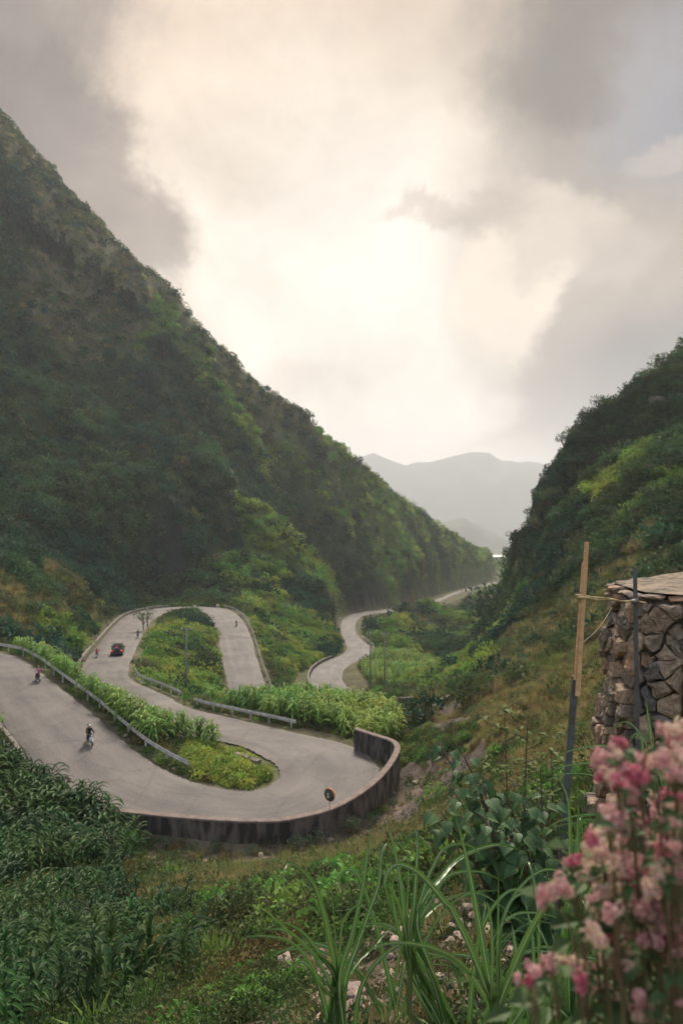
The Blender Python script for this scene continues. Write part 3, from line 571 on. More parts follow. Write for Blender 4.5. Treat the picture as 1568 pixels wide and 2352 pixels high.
KF = {S: [('dark', .74), ('mid', .24)], G: [('green', .30), ('lush', .48), ('dark', .06)], B: [('mid', .42), ('brown', .22), ('dark', .22)], K: [('dark', .55), ('mid', .06)], W: [('mid', .3), ('weed', .3), ('green', .2)], D: [('mid', .06)], C: [('green', .6)]}
fill(6500, 180, 760, 3.8, {S: [('big', .9)], G: [('big', .12)], B: [('big', .05)]}, 1, sink=.3)
fill(2600, 75, 215, 2.6, {S: [('big', .9)], G: [('big', .10)], B: [('big', .05)]}, .5, sink=.3)
fill(44000, 200, 760, 2.6, KF, 1.5)
fill(16000, 480, 1100, 4.0, KF, 2)
KF[B] = [('mid', .18), ('brown', .66), ('dark', .05)]
fill(30000, 68, 210, 1.25, KF, .5)
KN = {S: [('dark', .5), ('mid', .35)], G: [('green', .35), ('lush', .5)], B: [('brown', .80), ('weed', .07), ('mid', .03)], K: [('dark', .3)], W: [('weed', .52), ('lush', .07), ('green', .08), ('mid', .08), ('brown', .12)], D: [('weed', .10), ('brown', .03)], C: [('weed', .35), ('green', .1)]}
fill(26000, 26, 75, .5, KN, .2)
fill(22000, 9, 30, .32, KN, .2)
KV = {S: [('weed', .8)], G: [('weed', .8)], B: [('weed', .7), ('brown', .2)], W: [('weed', .72), ('lush', .08), ('green', .08)], 7: [('weed', .06)], D: [('weed', .05), ('brown', .02)], C: [('weed', .7)], K: [('weed', .3)]}
fill(15000, 2.4, 10.5, .13, KV, .2, pw=1.6)
src_dark = [bush_mesh('dark_bush_%s' % 'abc'[i], 40+i, 150, .30, M_dark) for i in range(3)]
src_mid = [bush_mesh('olive_bush_%s' % 'abc'[i], 50+i, 150, .27, M_mid) for i in range(3)]
src_weed = [bush_mesh('weed_%s' % 'abc'[i], 60+i, 110, .24, M_weed, 6, .6) for i in range(3)]
src_green = [grass_mesh('green_tuft_%s' % 'abc'[i], 70+i, 75, M_green, .55, 1.0, .085, 1.1) for i in range(3)]
src_lush = [bush_mesh('lush_herb_%s' % 'abc'[i], 90+i, 170, .34, M_green, 6, .7) for i in range(3)]
src_big = [bush_mesh('big_bush_%s' % 'abc'[i], 95+i, 420, .19, M_dark, 8, .9) for i in range(3)]
src_brown = [grass_mesh('dry_tuft_%s' % 'abc'[i], 80+i, 90, M_brown, .5, .9, .035, 1.1) for i in range(3)]
scatter('shrubbery', src_dark, PTS['dark'], 'dark green shrubs matted over the steep mountainsides and the right hill', 'shrubs')
scatter('bushes', src_big, PTS['big'], 'large dark rounded bushes crowding the mountainsides in clumps', 'bushes')
scatter('lush_herbs', src_lush, PTS['lush'], 'bright leafy green herbs on the spurs and the loop islands', 'herbs')
scatter('undergrowth', src_mid, PTS['mid'], 'olive green undergrowth mixed in patches between the dark shrubs', 'undergrowth')
scatter('green_grass', src_green, PTS['green'], 'bright green tall grass on the spurs and between the bends', 'grass')
scatter('dry_grass', src_brown, PTS['brown'], 'brown dry grass covering the open slope left of the stone wall', 'dry grass')
scatter('weeds', src_weed, PTS['weed'], 'low leafy weeds covering the bank and the verges', 'weeds')
# ------------------------------------------------------------------ maize
def poly_pts(poly, step, jit=.35, mg=.75):
    P_ = np.array(poly); x0, y0 = P_.min(0); x1, y1 = P_.max(0)
    xs, ys = np.meshgrid(np.arange(x0, x1, step), np.arange(y0, y1, step)); x = xs.ravel()+rng.uniform(-jit, jit, xs.size)*step; y = ys.ravel()+rng.uniform(-jit, jit, xs.size)*step
    ins = np.zeros(len(x), bool); j = len(P_)-1
    for i in range(len(P_)):
        xi, yi = P_[i]; xj, yj = P_[j]
        cnd = ((yi > y) != (yj > y)) & (x < (xj-xi)*(y-yi)/(yj-yi+1e-12)+xi); ins ^= cnd; j = i
    d = road_near(x, y)[0]; m = ins & (d > mg)
    return x[m], y[m]
maize_src = [corn_mesh('maize_plant', s, M_corn, M_stalk) for s in (1, 2, 3, 4)]
maize_shade = [corn_mesh('maize_plant', s, M_corn_shade, M_stalk, 13, 1.7) for s in (5, 6, 7, 8)]
FIELDS = [   # polygon, spacing, height, shade-coloured?, group, label for individuals, individuals
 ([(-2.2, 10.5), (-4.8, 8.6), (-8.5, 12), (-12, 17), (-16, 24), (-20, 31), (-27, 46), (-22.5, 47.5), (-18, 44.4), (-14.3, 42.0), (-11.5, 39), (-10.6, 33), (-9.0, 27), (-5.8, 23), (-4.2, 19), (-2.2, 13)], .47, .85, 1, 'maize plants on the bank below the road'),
 ([(-40, 84), (-34, 76), (-28.3, 69.5), (-22.6, 63.3), (-18, 58), (-15.0, 55.3), (-12.2, 55.0), (-10.2, 57.5), (-13, 60.6), (-17.5, 64.6), (-24, 71), (-30, 78), (-36, 88), (-39, 90)], .58, 1.15, 0, 'maize plants between the two lower bends'),
 ([(-15, 77.5), (-10, 70.6), (-6.5, 67), (-2.5, 63.8), (1.4, 60.6), (3.6, 61), (5.6, 64), (5.4, 69), (4, 75), (0, 78), (-6, 80), (-11, 81)], .60, 1.2, 0, 'maize plants beyond the hairpin parapet'),
]
ind = []; rest_l = []; rest_d = []
for fi, (poly, st, hs, dk, grp) in enumerate(FIELDS):
    x, y = poly_pts(poly, st, mg=(.75 if dk else 1.25))
    dens = fbm(x/3.2, y/3.2, 2, 50+fi)
    for i in range(len(x)):
        if dens[i] > (-.04 if dk else -.22) or (dk and y[i] > 36): ind.append((math.hypot(x[i], y[i]), x[i], y[i], fi))
ind.sort()
quota = {0: 200, 1: 50, 2: 48}
LBL = ['dark leafy maize plant on the shaded bank below the nearest road', 'sunlit maize plant in the strip between the two lower bends of the road', 'bright green maize plant in the patch just beyond the hairpin parapet']
first_m = {}
for d, x, y, fi in ind:
    dk = FIELDS[fi][3]; s = (FIELDS[fi][2] if fi else .52+.55*sstep(22, 42, y))*random.uniform(.65, 1.25); z = ground(x, y)
    fx = abs(x/y) < .56
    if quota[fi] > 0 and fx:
        quota[fi] -= 1; src = random.choice(maize_shade if dk else maize_src); o = src.copy(); o.name = 'maize_plant'; col.objects.link(o)
        o.location = (x, y, z); o.rotation_euler = (random.uniform(-.08, .08), random.uniform(-.08, .08), random.uniform(0, 6.28)); o.scale = (s, s, s)
        tag(o, LBL[fi], 'maize', FIELDS[fi][4])
    elif fx: (rest_d if dk else rest_l).append((x, y, z, random.uniform(-.1, .1), random.uniform(-.1, .1), random.uniform(0, 6.28), s))
x, y = poly_pts([(5, 137), (14, 132), (24, 146), (34, 166), (34, 184), (26, 196), (16, 194), (10, 186), (7, 172), (4.5, 158)], 1.35)
for i in range(len(x)): rest_l.append((x[i], y[i], ground(x[i], y[i]), 0, 0, random.uniform(0, 6.28), random.uniform(1.0, 1.4)))
scatter('maize_field', maize_src, rest_l, 'light green maize filling the field plots between the bends and in the valley', 'maize field')
scatter('maize_thicket', maize_shade, rest_d, 'dark green maize thicket covering the bank below the nearest road', 'maize thicket')
#@@HAZE
# ------------------------------------------------------------------ guard rails, kerbs, parapet
M_galv = mat('galvanised_steel', (.62, .60, .58), rough=.6, spec=.4, c2=(.42, .40, .38), scale=2)
M_conc = mat('stained_concrete', (.04, .036, .036), rough=.95, c2=(.17, .145, .13), scale=1.3, detail=10, bump=.5, bscale=3, coord='w', lo=.42, hi=.62, stretch=(1.3, 1.3, .45))
M_cap = mat('weathered_cap', (.16, .12, .11), rough=.9, c2=(.24, .19, .17), scale=2, bump=.3, coord='w')
M_kerb = mat('kerb_concrete', (.15, .13, .115), rough=.9, c2=(.25, .22, .19), scale=2, bump=.4, coord='w')
def line3(a, b, n, side, off, dz=0):
    return [rpt(a+(b-a)*i/(n-1), side, off, dz)[0] for i in range(n)]
def sweep(mb, pts, prof, mi=None, closed_ends=True):
    """profile (across, up) swept along a path; across = left of the path"""
    n = len(prof); vs = []
    for i, p in enumerate(pts):
        t = (pts[min(i+1, len(pts)-1)]-pts[max(i-1, 0)]); t.z = 0; t.normalize(); a = Vector((-t.y, t.x, 0))
        for (u, v) in prof: vs.append(p+a*u+Vector((0, 0, v)))
    fs = [(i*n+k, (i+1)*n+k, (i+1)*n+(k+1) % n, i*n+(k+1) % n) for i in range(len(pts)-1) for k in range(n)]
    if closed_ends: fs += [tuple(range(n)), tuple(range((len(pts)-1)*n+n-1, (len(pts)-1)*n-1, -1))]
    mb.add(vs, fs, mi)
def guardrail(pts, label, spacing=3.0):
    root = empty('guardrail', pts[0])
    prof = [(-.03, .45), (-.05, .50), (-.05, .56), (.01, .60), (.01, .66), (-.05, .70), (-.05, .76), (-.03, .80), (-.02, .80), (-.035, .76), (-.035, .70), (.03, .66), (.03, .60), (-.035, .56), (-.035, .50), (-.02, .45)]
    L = [p-pts[0] for p in pts]; mb = MB(); sweep(mb, L, prof); mb.build('rail', M_galv, root)
    acc = spacing
    for i in range(1, len(L)):
        acc += (L[i]-L[i-1]).length
        if acc >= spacing:
            acc = 0; m = MB(); zg = ground(pts[i].x, pts[i].y)-pts[i].z; t = (L[min(i+1, len(L)-1)]-L[i-1]); a = math.atan2(t.y, t.x)
            c0 = L[i]+Vector((-math.sin(a), math.cos(a), 0))*.0
            m.box((c0.x, c0.y, L[i].z+(zg-.3+.74)/2), (.11, .14, .74-zg+.3), a); m.build('post', M_galv, root)
    tag(root, label, 'guardrail', 'guardrails along the road'); return root
guardrail(line3(1.3, 9.15, 60, 0, -.95), 'long pale guardrail curving down beside the nearest road, left of the hairpin')
guardrail(line3(19.4, 22.1, 24, 1, .9), 'straight short guardrail in front of the bright green maize patch', 2.5)
guardrail(line3(22.75, 25.4, 24, 1, .9), 'short bent guardrail at the lower tip of the green island', 2.5)
guardrail(line3(33.6, 40.0, 60, 0, -.7), 'guardrail on the outside of the far loop, bending down its right leg')
guardrail(line3(50.9, 53.8, 24, 1, .8), 'small guardrail beside the distant S-bend of the lower road')
def kerb(pts, wdt, hgt, label, group='low walls along the road'):
    mb = MB(); L = [p-pts[0] for p in pts]; w2 = wdt/2; ht = [hgt*(1+.12*math.sin(i*1.7)+.1*random.uniform(-1, 1)) for i in range(len(L))]
    vs = []; fs = []; n = 6
    for i, p in enumerate(L):
        t = (L[min(i+1, len(L)-1)]-L[max(i-1, 0)]); t.z = 0; t.normalize(); a = Vector((-t.y, t.x, 0))
        for (u, v) in ((-w2, -.8), (-w2, ht[i]-.04), (-w2+.04, ht[i]), (w2-.04, ht[i]), (w2, ht[i]-.04), (w2, -.8)): vs.append(p+a*u+Vector((0, 0, v)))
    fs = [(i*n+k, (i+1)*n+k, (i+1)*n+(k+1) % n, i*n+(k+1) % n) for i in range(len(L)-1) for k in range(n)]+[tuple(range(n)), tuple(range(len(L)*n-1, len(L)*n-n-1, -1))]
    mb.add(vs, fs); o = mb.build('kerb_wall', M_kerb); o.location = pts[0]; tag(o, label, 'low wall', group); return o
kerb(line3(25.9, 31.5, 60, 0, -.7), .45, .45, 'low stone kerb wall along the left side of the far loop, above the car')
kerb(line3(5.2, 8.6, 34, 1, .45), .35, .35, 'low kerb wall on the near side of the nearest road, by the dark maize')
kerb(line3(46.2, 50.4, 40, 0, -.5), .35, .55, 'low dark kerb wall on the left of the lower road')
for yy, a_, b_ in ((86, 885, 1020), (80, 905, 1035), (74.5, 930, 1030)):
    tp = [P(a_+(b_-a_)*i/14, 1600, yy+1.2*math.sin(i*.5)) for i in range(15)]; tp = [Vector((p.x, p.y, ground(p.x, p.y))) for p in tp]
    kerb(tp, .5, .55, 'low dry-stone terrace wall across the stream bed beyond the parapet', 'terrace walls in the stream bed')
kerb([P(540, 1735, 55), P(556, 1740, 54.4), P(575, 1746, 53.8), P(595, 1752, 53.2)], .5, .25, 'dark concrete kerb piece at the grassy tip inside the hairpin')
def parapet():
    top = [(250, 1862, -18.5), (330, 1870, -18.55), (400, 1877, -18.6), (500, 1884, -18.6), (570, 1887, -18.6), (640, 1886, -18.6), (700, 1876, -18.6), (757, 1861, -18.6), (805, 1838, -18.6), (850, 1808, -18.55), (885, 1775, -18.5), (908, 1743, -18.45), (918, 1716, -18.4), (905, 1700, -18.4), (870, 1688, -18.38), (820, 1672, -18.3)]
    W3 = catmull([tuple(PZ(*a)) for a in top], 5); W3 = [Vector(p) for p in W3]; o0 = W3[0].copy(); L = [p-o0 for p in W3]
    root = empty('parapet_wall', o0)
    mb = MB(); sweep(mb, L, [(0, -.09), (0, -2.6), (-.02, -5), (.55, -5), (.38, -.09)]); mb.build('wall_body', M_conc, root)
    mb = MB(); sweep(mb, L, [(-.05, 0), (-.05, -.087), (.43, -.087), (.43, 0), (.40, .03), (-.02, .03)]); mb.build('cap', M_cap, root)
    tag(root, 'dark stained concrete parapet wall curving around the outside of the near hairpin', 'wall'); return W3
PAR = parapet()
# ------------------------------------------------------------------ placing by sight line on the ground or on the road
def ray_road(px, py, y0=40, y1=900):
    Y = y0*(y1/y0)**np.linspace(0, 1, 3000); X = (px-CX)/F*Y; Z = -(py-CY)/F*Y; d, zr, fl, idx, inn = road_near(X, Y)
    k = np.nonzero((Z <= zr) & (d < .5))[0][0]; return Vector((X[k], Y[k], zr[k]+.03)), math.atan2(RDIR[idx[k], 1], RDIR[idx[k], 0])
# ------------------------------------------------------------------ motorcycles and riders
def flat(name, c, rough=.5, metal=0, spec=.5, emit=None): return mat(name, c, rough=rough, metal=metal, spec=spec, emit=emit)
M_rub = flat('tyre_rubber', (.02, .02, .02), .85); M_blk = flat('black_plastic', (.03, .03, .035), .4); M_chr = flat('steel_parts', (.45, .45, .45), .35, .8)
M_wht = flat('white_paint', (.75, .74, .72), .35); M_red = flat('red_lens', (.6, .03, .02), .3); M_glow = flat('tail_glow', (.7, .03, .02), .3, emit=((1, .05, .03), 1.0)); M_lens = flat('clear_lens', (.7, .7, .68), .2)
M_skin = flat('skin', (.45, .27, .18), .6); M_gls = flat('dark_glass', (.02, .025, .03), .08, spec=.8)
def ring(mb, r, w, n=18, axis='Y', c=(0, 0, 0), t=None):
    m_ = 6; vs = []; t = t or w
    for i in range(n):
        a = 2*math.pi*i/n
        for k in range(m_):
            b = 2*math.pi*k/m_; rr_ = r+math.cos(b)*t; vs.append((c[0]+rr_*math.cos(a), c[1]+math.sin(b)*w, c[2]+rr_*math.sin(a)))
    mb.add(vs, [(i*m_+k, i*m_+(k+1) % m_, ((i+1) % n)*m_+(k+1) % m_, ((i+1) % n)*m_+k) for i in range(n) for k in range(m_)])
def motorbike(label, body_c, loc, rz):
    root = empty('motorbike', loc, rz); tag(root, label, 'motorbike', 'motorbikes on the road'); M_b = flat('bike_paint', body_c, .3)
    for x in (-.62, .62):
        m = MB(); ring(m, .25, .045, c=(x, 0, .3), t=.05); wh = m.build('wheel', M_rub, root, smooth=True)
        m = MB(); ring(m, .185, .02, c=(x, 0, .3), t=.015); m.tube([(x, -.06, .3), (x, .06, .3)], .035, 8)
        for k in range(5):
            a = k*1.2566; m.tube([(x, 0, .3), (x+.18*math.cos(a), 0, .3+.18*math.sin(a))], .01, 5)
        m.build('rim', M_chr, wh)
    m = MB(); m.tube([(-.75, 0, .72), (-.45, 0, .66), (-.15, 0, .55), (.05, 0, .42), (.25, 0, .40), (.38, 0, .62), (.47, 0, .92)], [.05, .12, .14, .12, .09, .08, .05], 10); m.build('body', M_b, root, smooth=True)
    m = MB(); m.tube([(-.15, 0, .32), (.12, 0, .32)], [.13, .11], 8); m.tube([(-.1, -.13, .24), (-.75, -.15, .34)], [.03, .045], 8); m.build('engine', M_chr, root)
    m = MB(); m.tube([(-.72, 0, .80), (-.4, 0, .79), (-.1, 0, .73), (.02, 0, .68)], [.08, .13, .12, .05], 8); m.build('seat', M_blk, root, smooth=True)
    m = MB(); m.tube([(.62, -.07, .3), (.46, -.07, .9)], .022, 6); m.tube([(.62, .07, .3), (.46, .07, .9)], .022, 6); m.build('fork', M_chr, root)
    m = MB(); m.tube([(.62+.31*math.cos(a), 0, .3+.31*math.sin(a)) for a in (.2, .7, 1.2, 1.7, 2.2)], [.03, .06, .07, .06, .04], 6); m.build('mudguard', M_b, root, smooth=True)
    m = MB(); m.tube([(-.93, 0, .42), (-.88, 0, .6), (-.78, 0, .68)], [.05, .06, .05], 6); m.box((-.93, 0, .5), (.02, .17, .14)); m.build('rear_mudguard', M_wht, root)
    m = MB(); m.tube([(.34, -.34, 1.03), (.42, -.2, 1.02), (.46, 0, .97), (.42, .2, 1.02), (.34, .34, 1.03)], .018, 6); m.build('handlebar', M_blk, root)
    m = MB(); m.ell((.53, 0, .92), (.07, .09, .09), 8, 6); m.build('headlight', M_lens, root, smooth=True)
    m = MB(); m.ell((-.84, 0, .74), (.03, .07, .04), 8, 6); m.build('tail_light', M_red, root, smooth=True)
    m = MB(); m.tube([(.32, 0, .35), (.44, 0, .55), (.50, 0, .80)], [.20, .20, .12], 8); m.build('leg_shield', M_b, root, smooth=True)
    for s in (-1, 1):
        m = MB(); m.tube([(.40, s*.22, 1.03), (.42, s*.30, 1.20)], .008, 5); m.ell((.41, s*.32, 1.24), (.015, .055, .035), 8, 5); m.build('mirror', M_blk, root)
    return root
def skin_mesh(name, verts, edges, radii, root_i=0):
    me = bpy.data.meshes.new(name); me.from_pydata(verts, edges, []); o = bpy.data.objects.new(name, me); col.objects.link(o)
    md = o.modifiers.new('s', 'SKIN'); md.use_smooth_shade = True
    for i, v in enumerate(me.skin_vertices[0].data): v.radius = radii[i] if hasattr(radii[i], '__len__') else (radii[i], radii[i]); v.use_root = (i == root_i)
    sb = o.modifiers.new('b', 'SUBSURF'); sb.levels = 1
    dg = bpy.context.evaluated_depsgraph_get(); ne = bpy.data.meshes.new_from_object(o.evaluated_get(dg)); bpy.data.objects.remove(o); return ne
_body = None
def rider(label, jacket, trouser, helmet, loc, rz, back=0):
    """seated rider, facing local +X; back = shift for a pillion passenger (hands on the waist in front)"""
    global _body
    if _body is None:
        v = [(-.18, 0, .92), (-.15, 0, 1.08), (-.10, 0, 1.25), (-.07, 0, 1.40), (-.05, 0, 1.49), (-.03, 0, 1.56), (-.01, 0, 1.65), (0, 0, 1.73)]; e = [(0, 1), (1, 2), (2, 3), (3, 4), (4, 5), (5, 6), (6, 7)]
        r = [(.13, .16), (.12, .15), (.13, .17), (.12, .16), (.055, .055), (.055, .055), (.085, .075), (.06, .06)]
        for s in (-1, 1):
            b = len(v); v += [(-.07, s*.17, 1.40), (.08, s*.27, 1.18), (.28, s*.29, 1.06), (.35, s*.29, 1.05)]; r += [.062, .048, .036, .03]; e += [(3, b), (b, b+1), (b+1, b+2), (b+2, b+3)]
            b = len(v); v += [(-.12, s*.10, .90), (.22, s*.19, .80), (.14, s*.17, .45), (.13, s*.17, .37), (.25, s*.18, .34)]; r += [.09, .07, .05, .04, .035]; e += [(0, b), (b, b+1), (b+1, b+2), (b+2, b+3), (b+3, b+4)]
        _body = skin_mesh('body', v, e, r)
        # fingers closed round the grips, a nose and ears
        bm = bmesh.new(); bm.from_mesh(_body); bm.to_mesh(_body); bm.free()
        mb = MB(); mb.v = [tuple(x.co) for x in _body.vertices]; mb.f = [tuple(p.vertices) for p in _body.polygons]; mb.m = [0]*len(mb.f)
        for s in (-1, 1):
            for k in range(4):
                y = s*(.26+.022*k); mb.tube([(.34, y, 1.07), (.385, y, 1.065), (.395, y, 1.035), (.37, y, 1.01-.002*k)], [.010, .010, .009, .007], 5)
            mb.tube([(.33, s*.255, 1.06), (.36, s*.235, 1.035), (.385, s*.24, 1.015)], [.011, .010, .007], 5)
        mb.ell((.085, 0, 1.655), (.02, .014, .02), 6, 5)
        o = mb.build('tmp', M_skin, smooth=True); _body = o.data; bpy.data.objects.remove(o)
    me = _body.copy(); me.materials.clear()
    mj = mat('jacket_cloth', jacket, rough=.85, c2=tuple(c_*.75 for c_ in jacket), scale=8); mt = mat('trouser_cloth', trouser, rough=.9)
    for m_ in (mj, mt, M_skin, M_blk): me.materials.append(m_)
    idx = []
    for p in me.polygons:
        x, y, z = p.center
        if z > 1.50: i = 2
        elif z > .97: i = 2 if x > .30 else 0
        elif z > .42: i = 1
        else: i = 3
        idx.append(i)
    me.polygons.foreach_set('material_index', idx)
    o = bpy.data.objects.new('person', me); col.objects.link(o); o.location = Vector(loc)-Vector((math.cos(rz), math.sin(rz), 0))*back; o.rotation_euler = (0, 0, rz); tag(o, label, 'person', 'riders on the road')
    mb = MB(); mb.ell((-.02, 0, 1.69), (.14, .12, .125), 12, 9, zmin=-.35); h = mb.build('helmet', flat('helmet_paint', helmet, .25), o, smooth=True)
    mb = MB(); mb.ell((.06, 0, 1.66), (.07, .10, .045), 10, 6); mb.build('visor', M_gls, h, smooth=True)
    return o
def bike_at(px, py, away, bl, bc, riders):
    p, a = ray_road(px, py)
    if away: a += math.pi
    motorbike(bl, bc, p, a).scale = (.88,)*3
    for k, (lab, j, t, h) in enumerate(riders): rider(lab, j, t, h, p, a, back=.30*k).scale = (.88,)*3
INC = 0
bike_at(207, 1711, False, 'white motorbike ridden towards the viewer on the nearest road', (.7, .7, .72), [('rider in a black jacket and white helmet steering the white motorbike on the nearest road', (.02, .02, .025), (.03, .03, .04), (.75, .72, .70)), ('passenger in an orange-brown coat sitting behind the rider of the white motorbike', (.35, .12, .04), (.05, .04, .04), (.05, .04, .04))])
bike_at(88, 1566, True, 'dark motorbike riding away near the left edge beside the long guardrail', (.06, .03, .04), [('rider in a pink jacket on the dark motorbike beside the long guardrail', (.65, .16, .35), (.04, .04, .06), (.08, .06, .07))])
bike_at(223, 1511, False, 'motorbike with a white front at the left kerb, left of the black car', (.6, .6, .62), [('rider in a red jacket left of the black car', (.50, .06, .08), (.05, .05, .07), (.5, .1, .1))])
bike_at(317, 1465, True, 'small dark motorbike ahead of the black car', (.04, .04, .05), [('rider in dark brown clothes ahead of the black car', (.05, .03, .03), (.04, .04, .05), (.06, .05, .05))])
bike_at(543, 1439, False, 'dark motorbike on the right leg of the far loop', (.05, .06, .09), [('rider in navy jacket on the right leg of the far loop', (.03, .04, .09), (.28, .10, .06), (.05, .06, .10))])
bike_at(1024, 1383, True, 'tiny orange-red motorbike on the distant straight', (.5, .12, .05), [('rider in an orange jacket on the distant straight', (.6, .16, .06), (.1, .06, .05), (.3, .1, .06))])
# ------------------------------------------------------------------ car
def car(px, py):
    p, a = ray_road(px, py); a += INC; root = empty('parked_car', p, a); root.name = 'car'; tag(root, 'black off-road car with red tail lights driving away up the far loop', 'car')
    Mb = mat('black_car_paint', (.018, .018, .022), rough=.25, spec=.6); m = MB()
    # body loft along x: (x, half width, z bottom, z shoulder)
    sec = [(-2.30, .80, .45, .85), (-2.22, .90, .35, 1.02), (-1.6, .94, .30, 1.05), (0, .95, .28, 1.05), (1.0, .94, .28, 1.04), (1.9, .92, .30, .98), (2.25, .86, .35, .88), (2.35, .75, .45, .75)]
    vs = []; n = 8
    for x, hw, z0, z1 in sec:
        vs += [(x, -hw*.9, z0), (x, -hw, z0+.12), (x, -hw, z1-.14), (x, -hw*.93, z1), (x, hw*.93, z1), (x, hw, z1-.14), (x, hw, z0+.12), (x, hw*.9, z0)]
    fs = [(i*n+k, (i+1)*n+k, (i+1)*n+(k+1) % n, i*n+(k+1) % n) for i in range(len(sec)-1) for k in range(n)]+[tuple(range(n)), tuple(range(len(sec)*n-1, len(sec)*n-n-1, -1))]
    m.add(vs, fs); m.build('body', Mb, root)
    m = MB(); b = [(-2.12, .86, 1.03), (1.15, .86, 1.03), (.45, .72, 1.62), (-1.95, .74, 1.62)]
    vs = [(x, -w_, z) for x, w_, z in b]+[(x, w_, z) for x, w_, z in b]; m.add(vs, [(0, 1, 2, 3), (7, 6, 5, 4), (0, 4, 5, 1), (1, 5, 6, 2), (2, 6, 7, 3), (3, 7, 4, 0)]); m.build('cabin', Mb, root)
    m = MB(); m.box((-.75, 0, 1.665), (2.35, 1.36, .08)); m.build('roof', Mb, root)
    m = MB(); m.box((-.8, -.62, 1.74), (2.0, .04, .04)); m.box((-.8, .62, 1.74), (2.0, .04, .04)); m.build('roof_rack', M_blk, root)
    m = MB(); q = [(-2.115, -.74, 1.12), (-2.115, .74, 1.12), (-2.0, .66, 1.52), (-2.0, -.66, 1.52)]; m.add(q+[(x+.05, y, z) for x, y, z in q], [(0, 1, 2, 3), (7, 6, 5, 4), (0, 4, 5, 1), (1, 5, 6, 2), (2, 6, 7, 3), (3, 7, 4, 0)]); m.build('rear_window', M_gls, root)
    m = MB(); q = [(1.10, -.74, 1.10), (1.10, .74, 1.10), (.55, .66, 1.55), (.55, -.66, 1.55)]; m.add([(x+.03, y, z) for x, y, z in q]+[(x-.05, y, z) for x, y, z in q], [(3, 2, 1, 0), (4, 5, 6, 7)]); m.build('windscreen', M_gls, root)
    for s in (-1, 1):
        m = MB(); 
        for x0, x1 in ((-1.85, -1.0), (-.92, -.08), (0, .7)):
            m.add([(x0, s*.852, 1.12), (x1, s*.852, 1.12), (x1-.12, s*.775, 1.53), (x0, s*.775, 1.53)], [(0, 1, 2, 3) if s < 0 else (3, 2, 1, 0)])
        m.build('side_window', M_gls, root)
        m = MB(); m.box((-2.27, s*.74, 1.00), (.10, .17, .20)); m.build('tail_light', M_glow, root)
        m = MB(); m.box((2.27, s*.66, .78), (.12, .32, .14)); m.build('headlight', M_lens, root)
        m = MB(); m.box((.75, s*1.03, 1.12), (.12, .18, .13)); m.build('wing_mirror', Mb, root)
    m = MB(); m.box((-2.06, 0, 1.56), (.06, .34, .045)); m.build('brake_light', M_glow, root)
    m = MB(); m.box((-2.32, 0, .52), (.12, 1.66, .20)); m.box((2.34, 0, .5), (.12, 1.6, .22)); m.build('bumper', M_blk, root)
    m = MB(); m.box((-2.30, 0, .80), (.05, .48, .13)); m.build('number_plate', M_wht, root)
    m = MB(); m.tube([(-2.25, -.05, 1.0), (-2.42, -.05, 1.0)], .34, 16); m.build('spare_wheel', M_rub, root)
    for x in (-1.45, 1.5):
        for s in (-1, 1):
            m = MB(); ring(m, .27, .11, 20, c=(x, s*.84, .38), t=.10); wh = m.build('wheel', M_rub, root, smooth=True)
            m = MB(); m.tube([(x, s*.80, .38), (x, s*.92, .38)], .2, 12); m.build('rim', M_chr, wh)
    return root
car(271, 1503)
# ------------------------------------------------------------------ round traffic mirror, seen from behind
def road_mirror():
    b = min(PAR, key=lambda p: abs((p.x/p.y*F+CX)-760)+(0 if p.y < 46 else 999)); b = b+Vector((0, .22, 0)); root = empty('traffic_mirror', b, R(-38)); tag(root, 'round traffic mirror with orange rim on a thin pole, seen from behind at the hairpin', 'traffic mirror')
    m = MB(); m.tube([(0, 0, -.25), (0, 0, 1.25)], .035, 10); m.build('pole', M_galv, root)
    m = MB(); n = 28; rr_ = [(.0, -.12), (.12, -.11), (.25, -.07), (.36, -.02), (.385, .02), (.385, .05), (.36, .055), (0, .12)]; vs = []
    for r, y in rr_: vs += [(r*math.cos(2*math.pi*k/n), y-.06, .88+r*math.sin(2*math.pi*k/n)) for k in range(n)]
    m.add(vs, [(i*n+k, (i+1)*n+k, (i+1)*n+(k+1) % n, i*n+(k+1) % n) for i in range(len(rr_)-1) for k in range(n)]); m.build('mirror_back', mat('dark_grey_shell', (.045, .055, .065), rough=.6, c2=(.09, .085, .08), scale=6), root, smooth=True)
    m = MB(); ring(m, .40, .05, 28, c=(0, -.02, .88), t=.022); m.build('rim', mat('orange_rim', (.75, .20, .06), rough=.5), root, smooth=True)
    m = MB(); m.box((0, -.1, .88), (.10, .16, .30)); m.box((0, -.17, .80), (.22, .03, .05)); m.build('bracket', M_galv, root)
road_mirror()
# ------------------------------------------------------------------ utility poles and wires
M_cpole = mat('grey_pole_concrete', (.20, .18, .165), rough=.9, c2=(.28, .26, .24), scale=1)
def upole(px, base_y, top_y, Y, label, arm=True):
    b = P(px, base_y, Y); g = ground(b.x, b.y); h = -(top_y-CY)/F*Y-g; root = empty('utility_pole', (b.x, b.y, g)); tag(root, label, 'utility pole', 'utility poles in the valley')
    m = MB(); m.tube([(0, 0, -.5), (0, 0, h)], [.17, .10], 10); m.build('pole', M_cpole, root, smooth=True)
    if arm:
        m = MB(); m.box((0, 0, h-.35), (1.5, .09, .09)); m.build('crossarm', M_cpole, root)
        for x in (-.65, 0, .65):
            m = MB(); m.tube([(x, 0, h-.3), (x, 0, h-.12)], [.05, .035], 8); m.build('insulator', M_wht, root)
    return Vector((b.x, b.y, g+h-.15))
UA = upole(428, 1570, 1440, 93, 'tall grey utility pole standing on the green island inside the far loop')
UB = upole(850, 1582, 1452, 120, 'left one of the two utility poles beside the lower maize field')
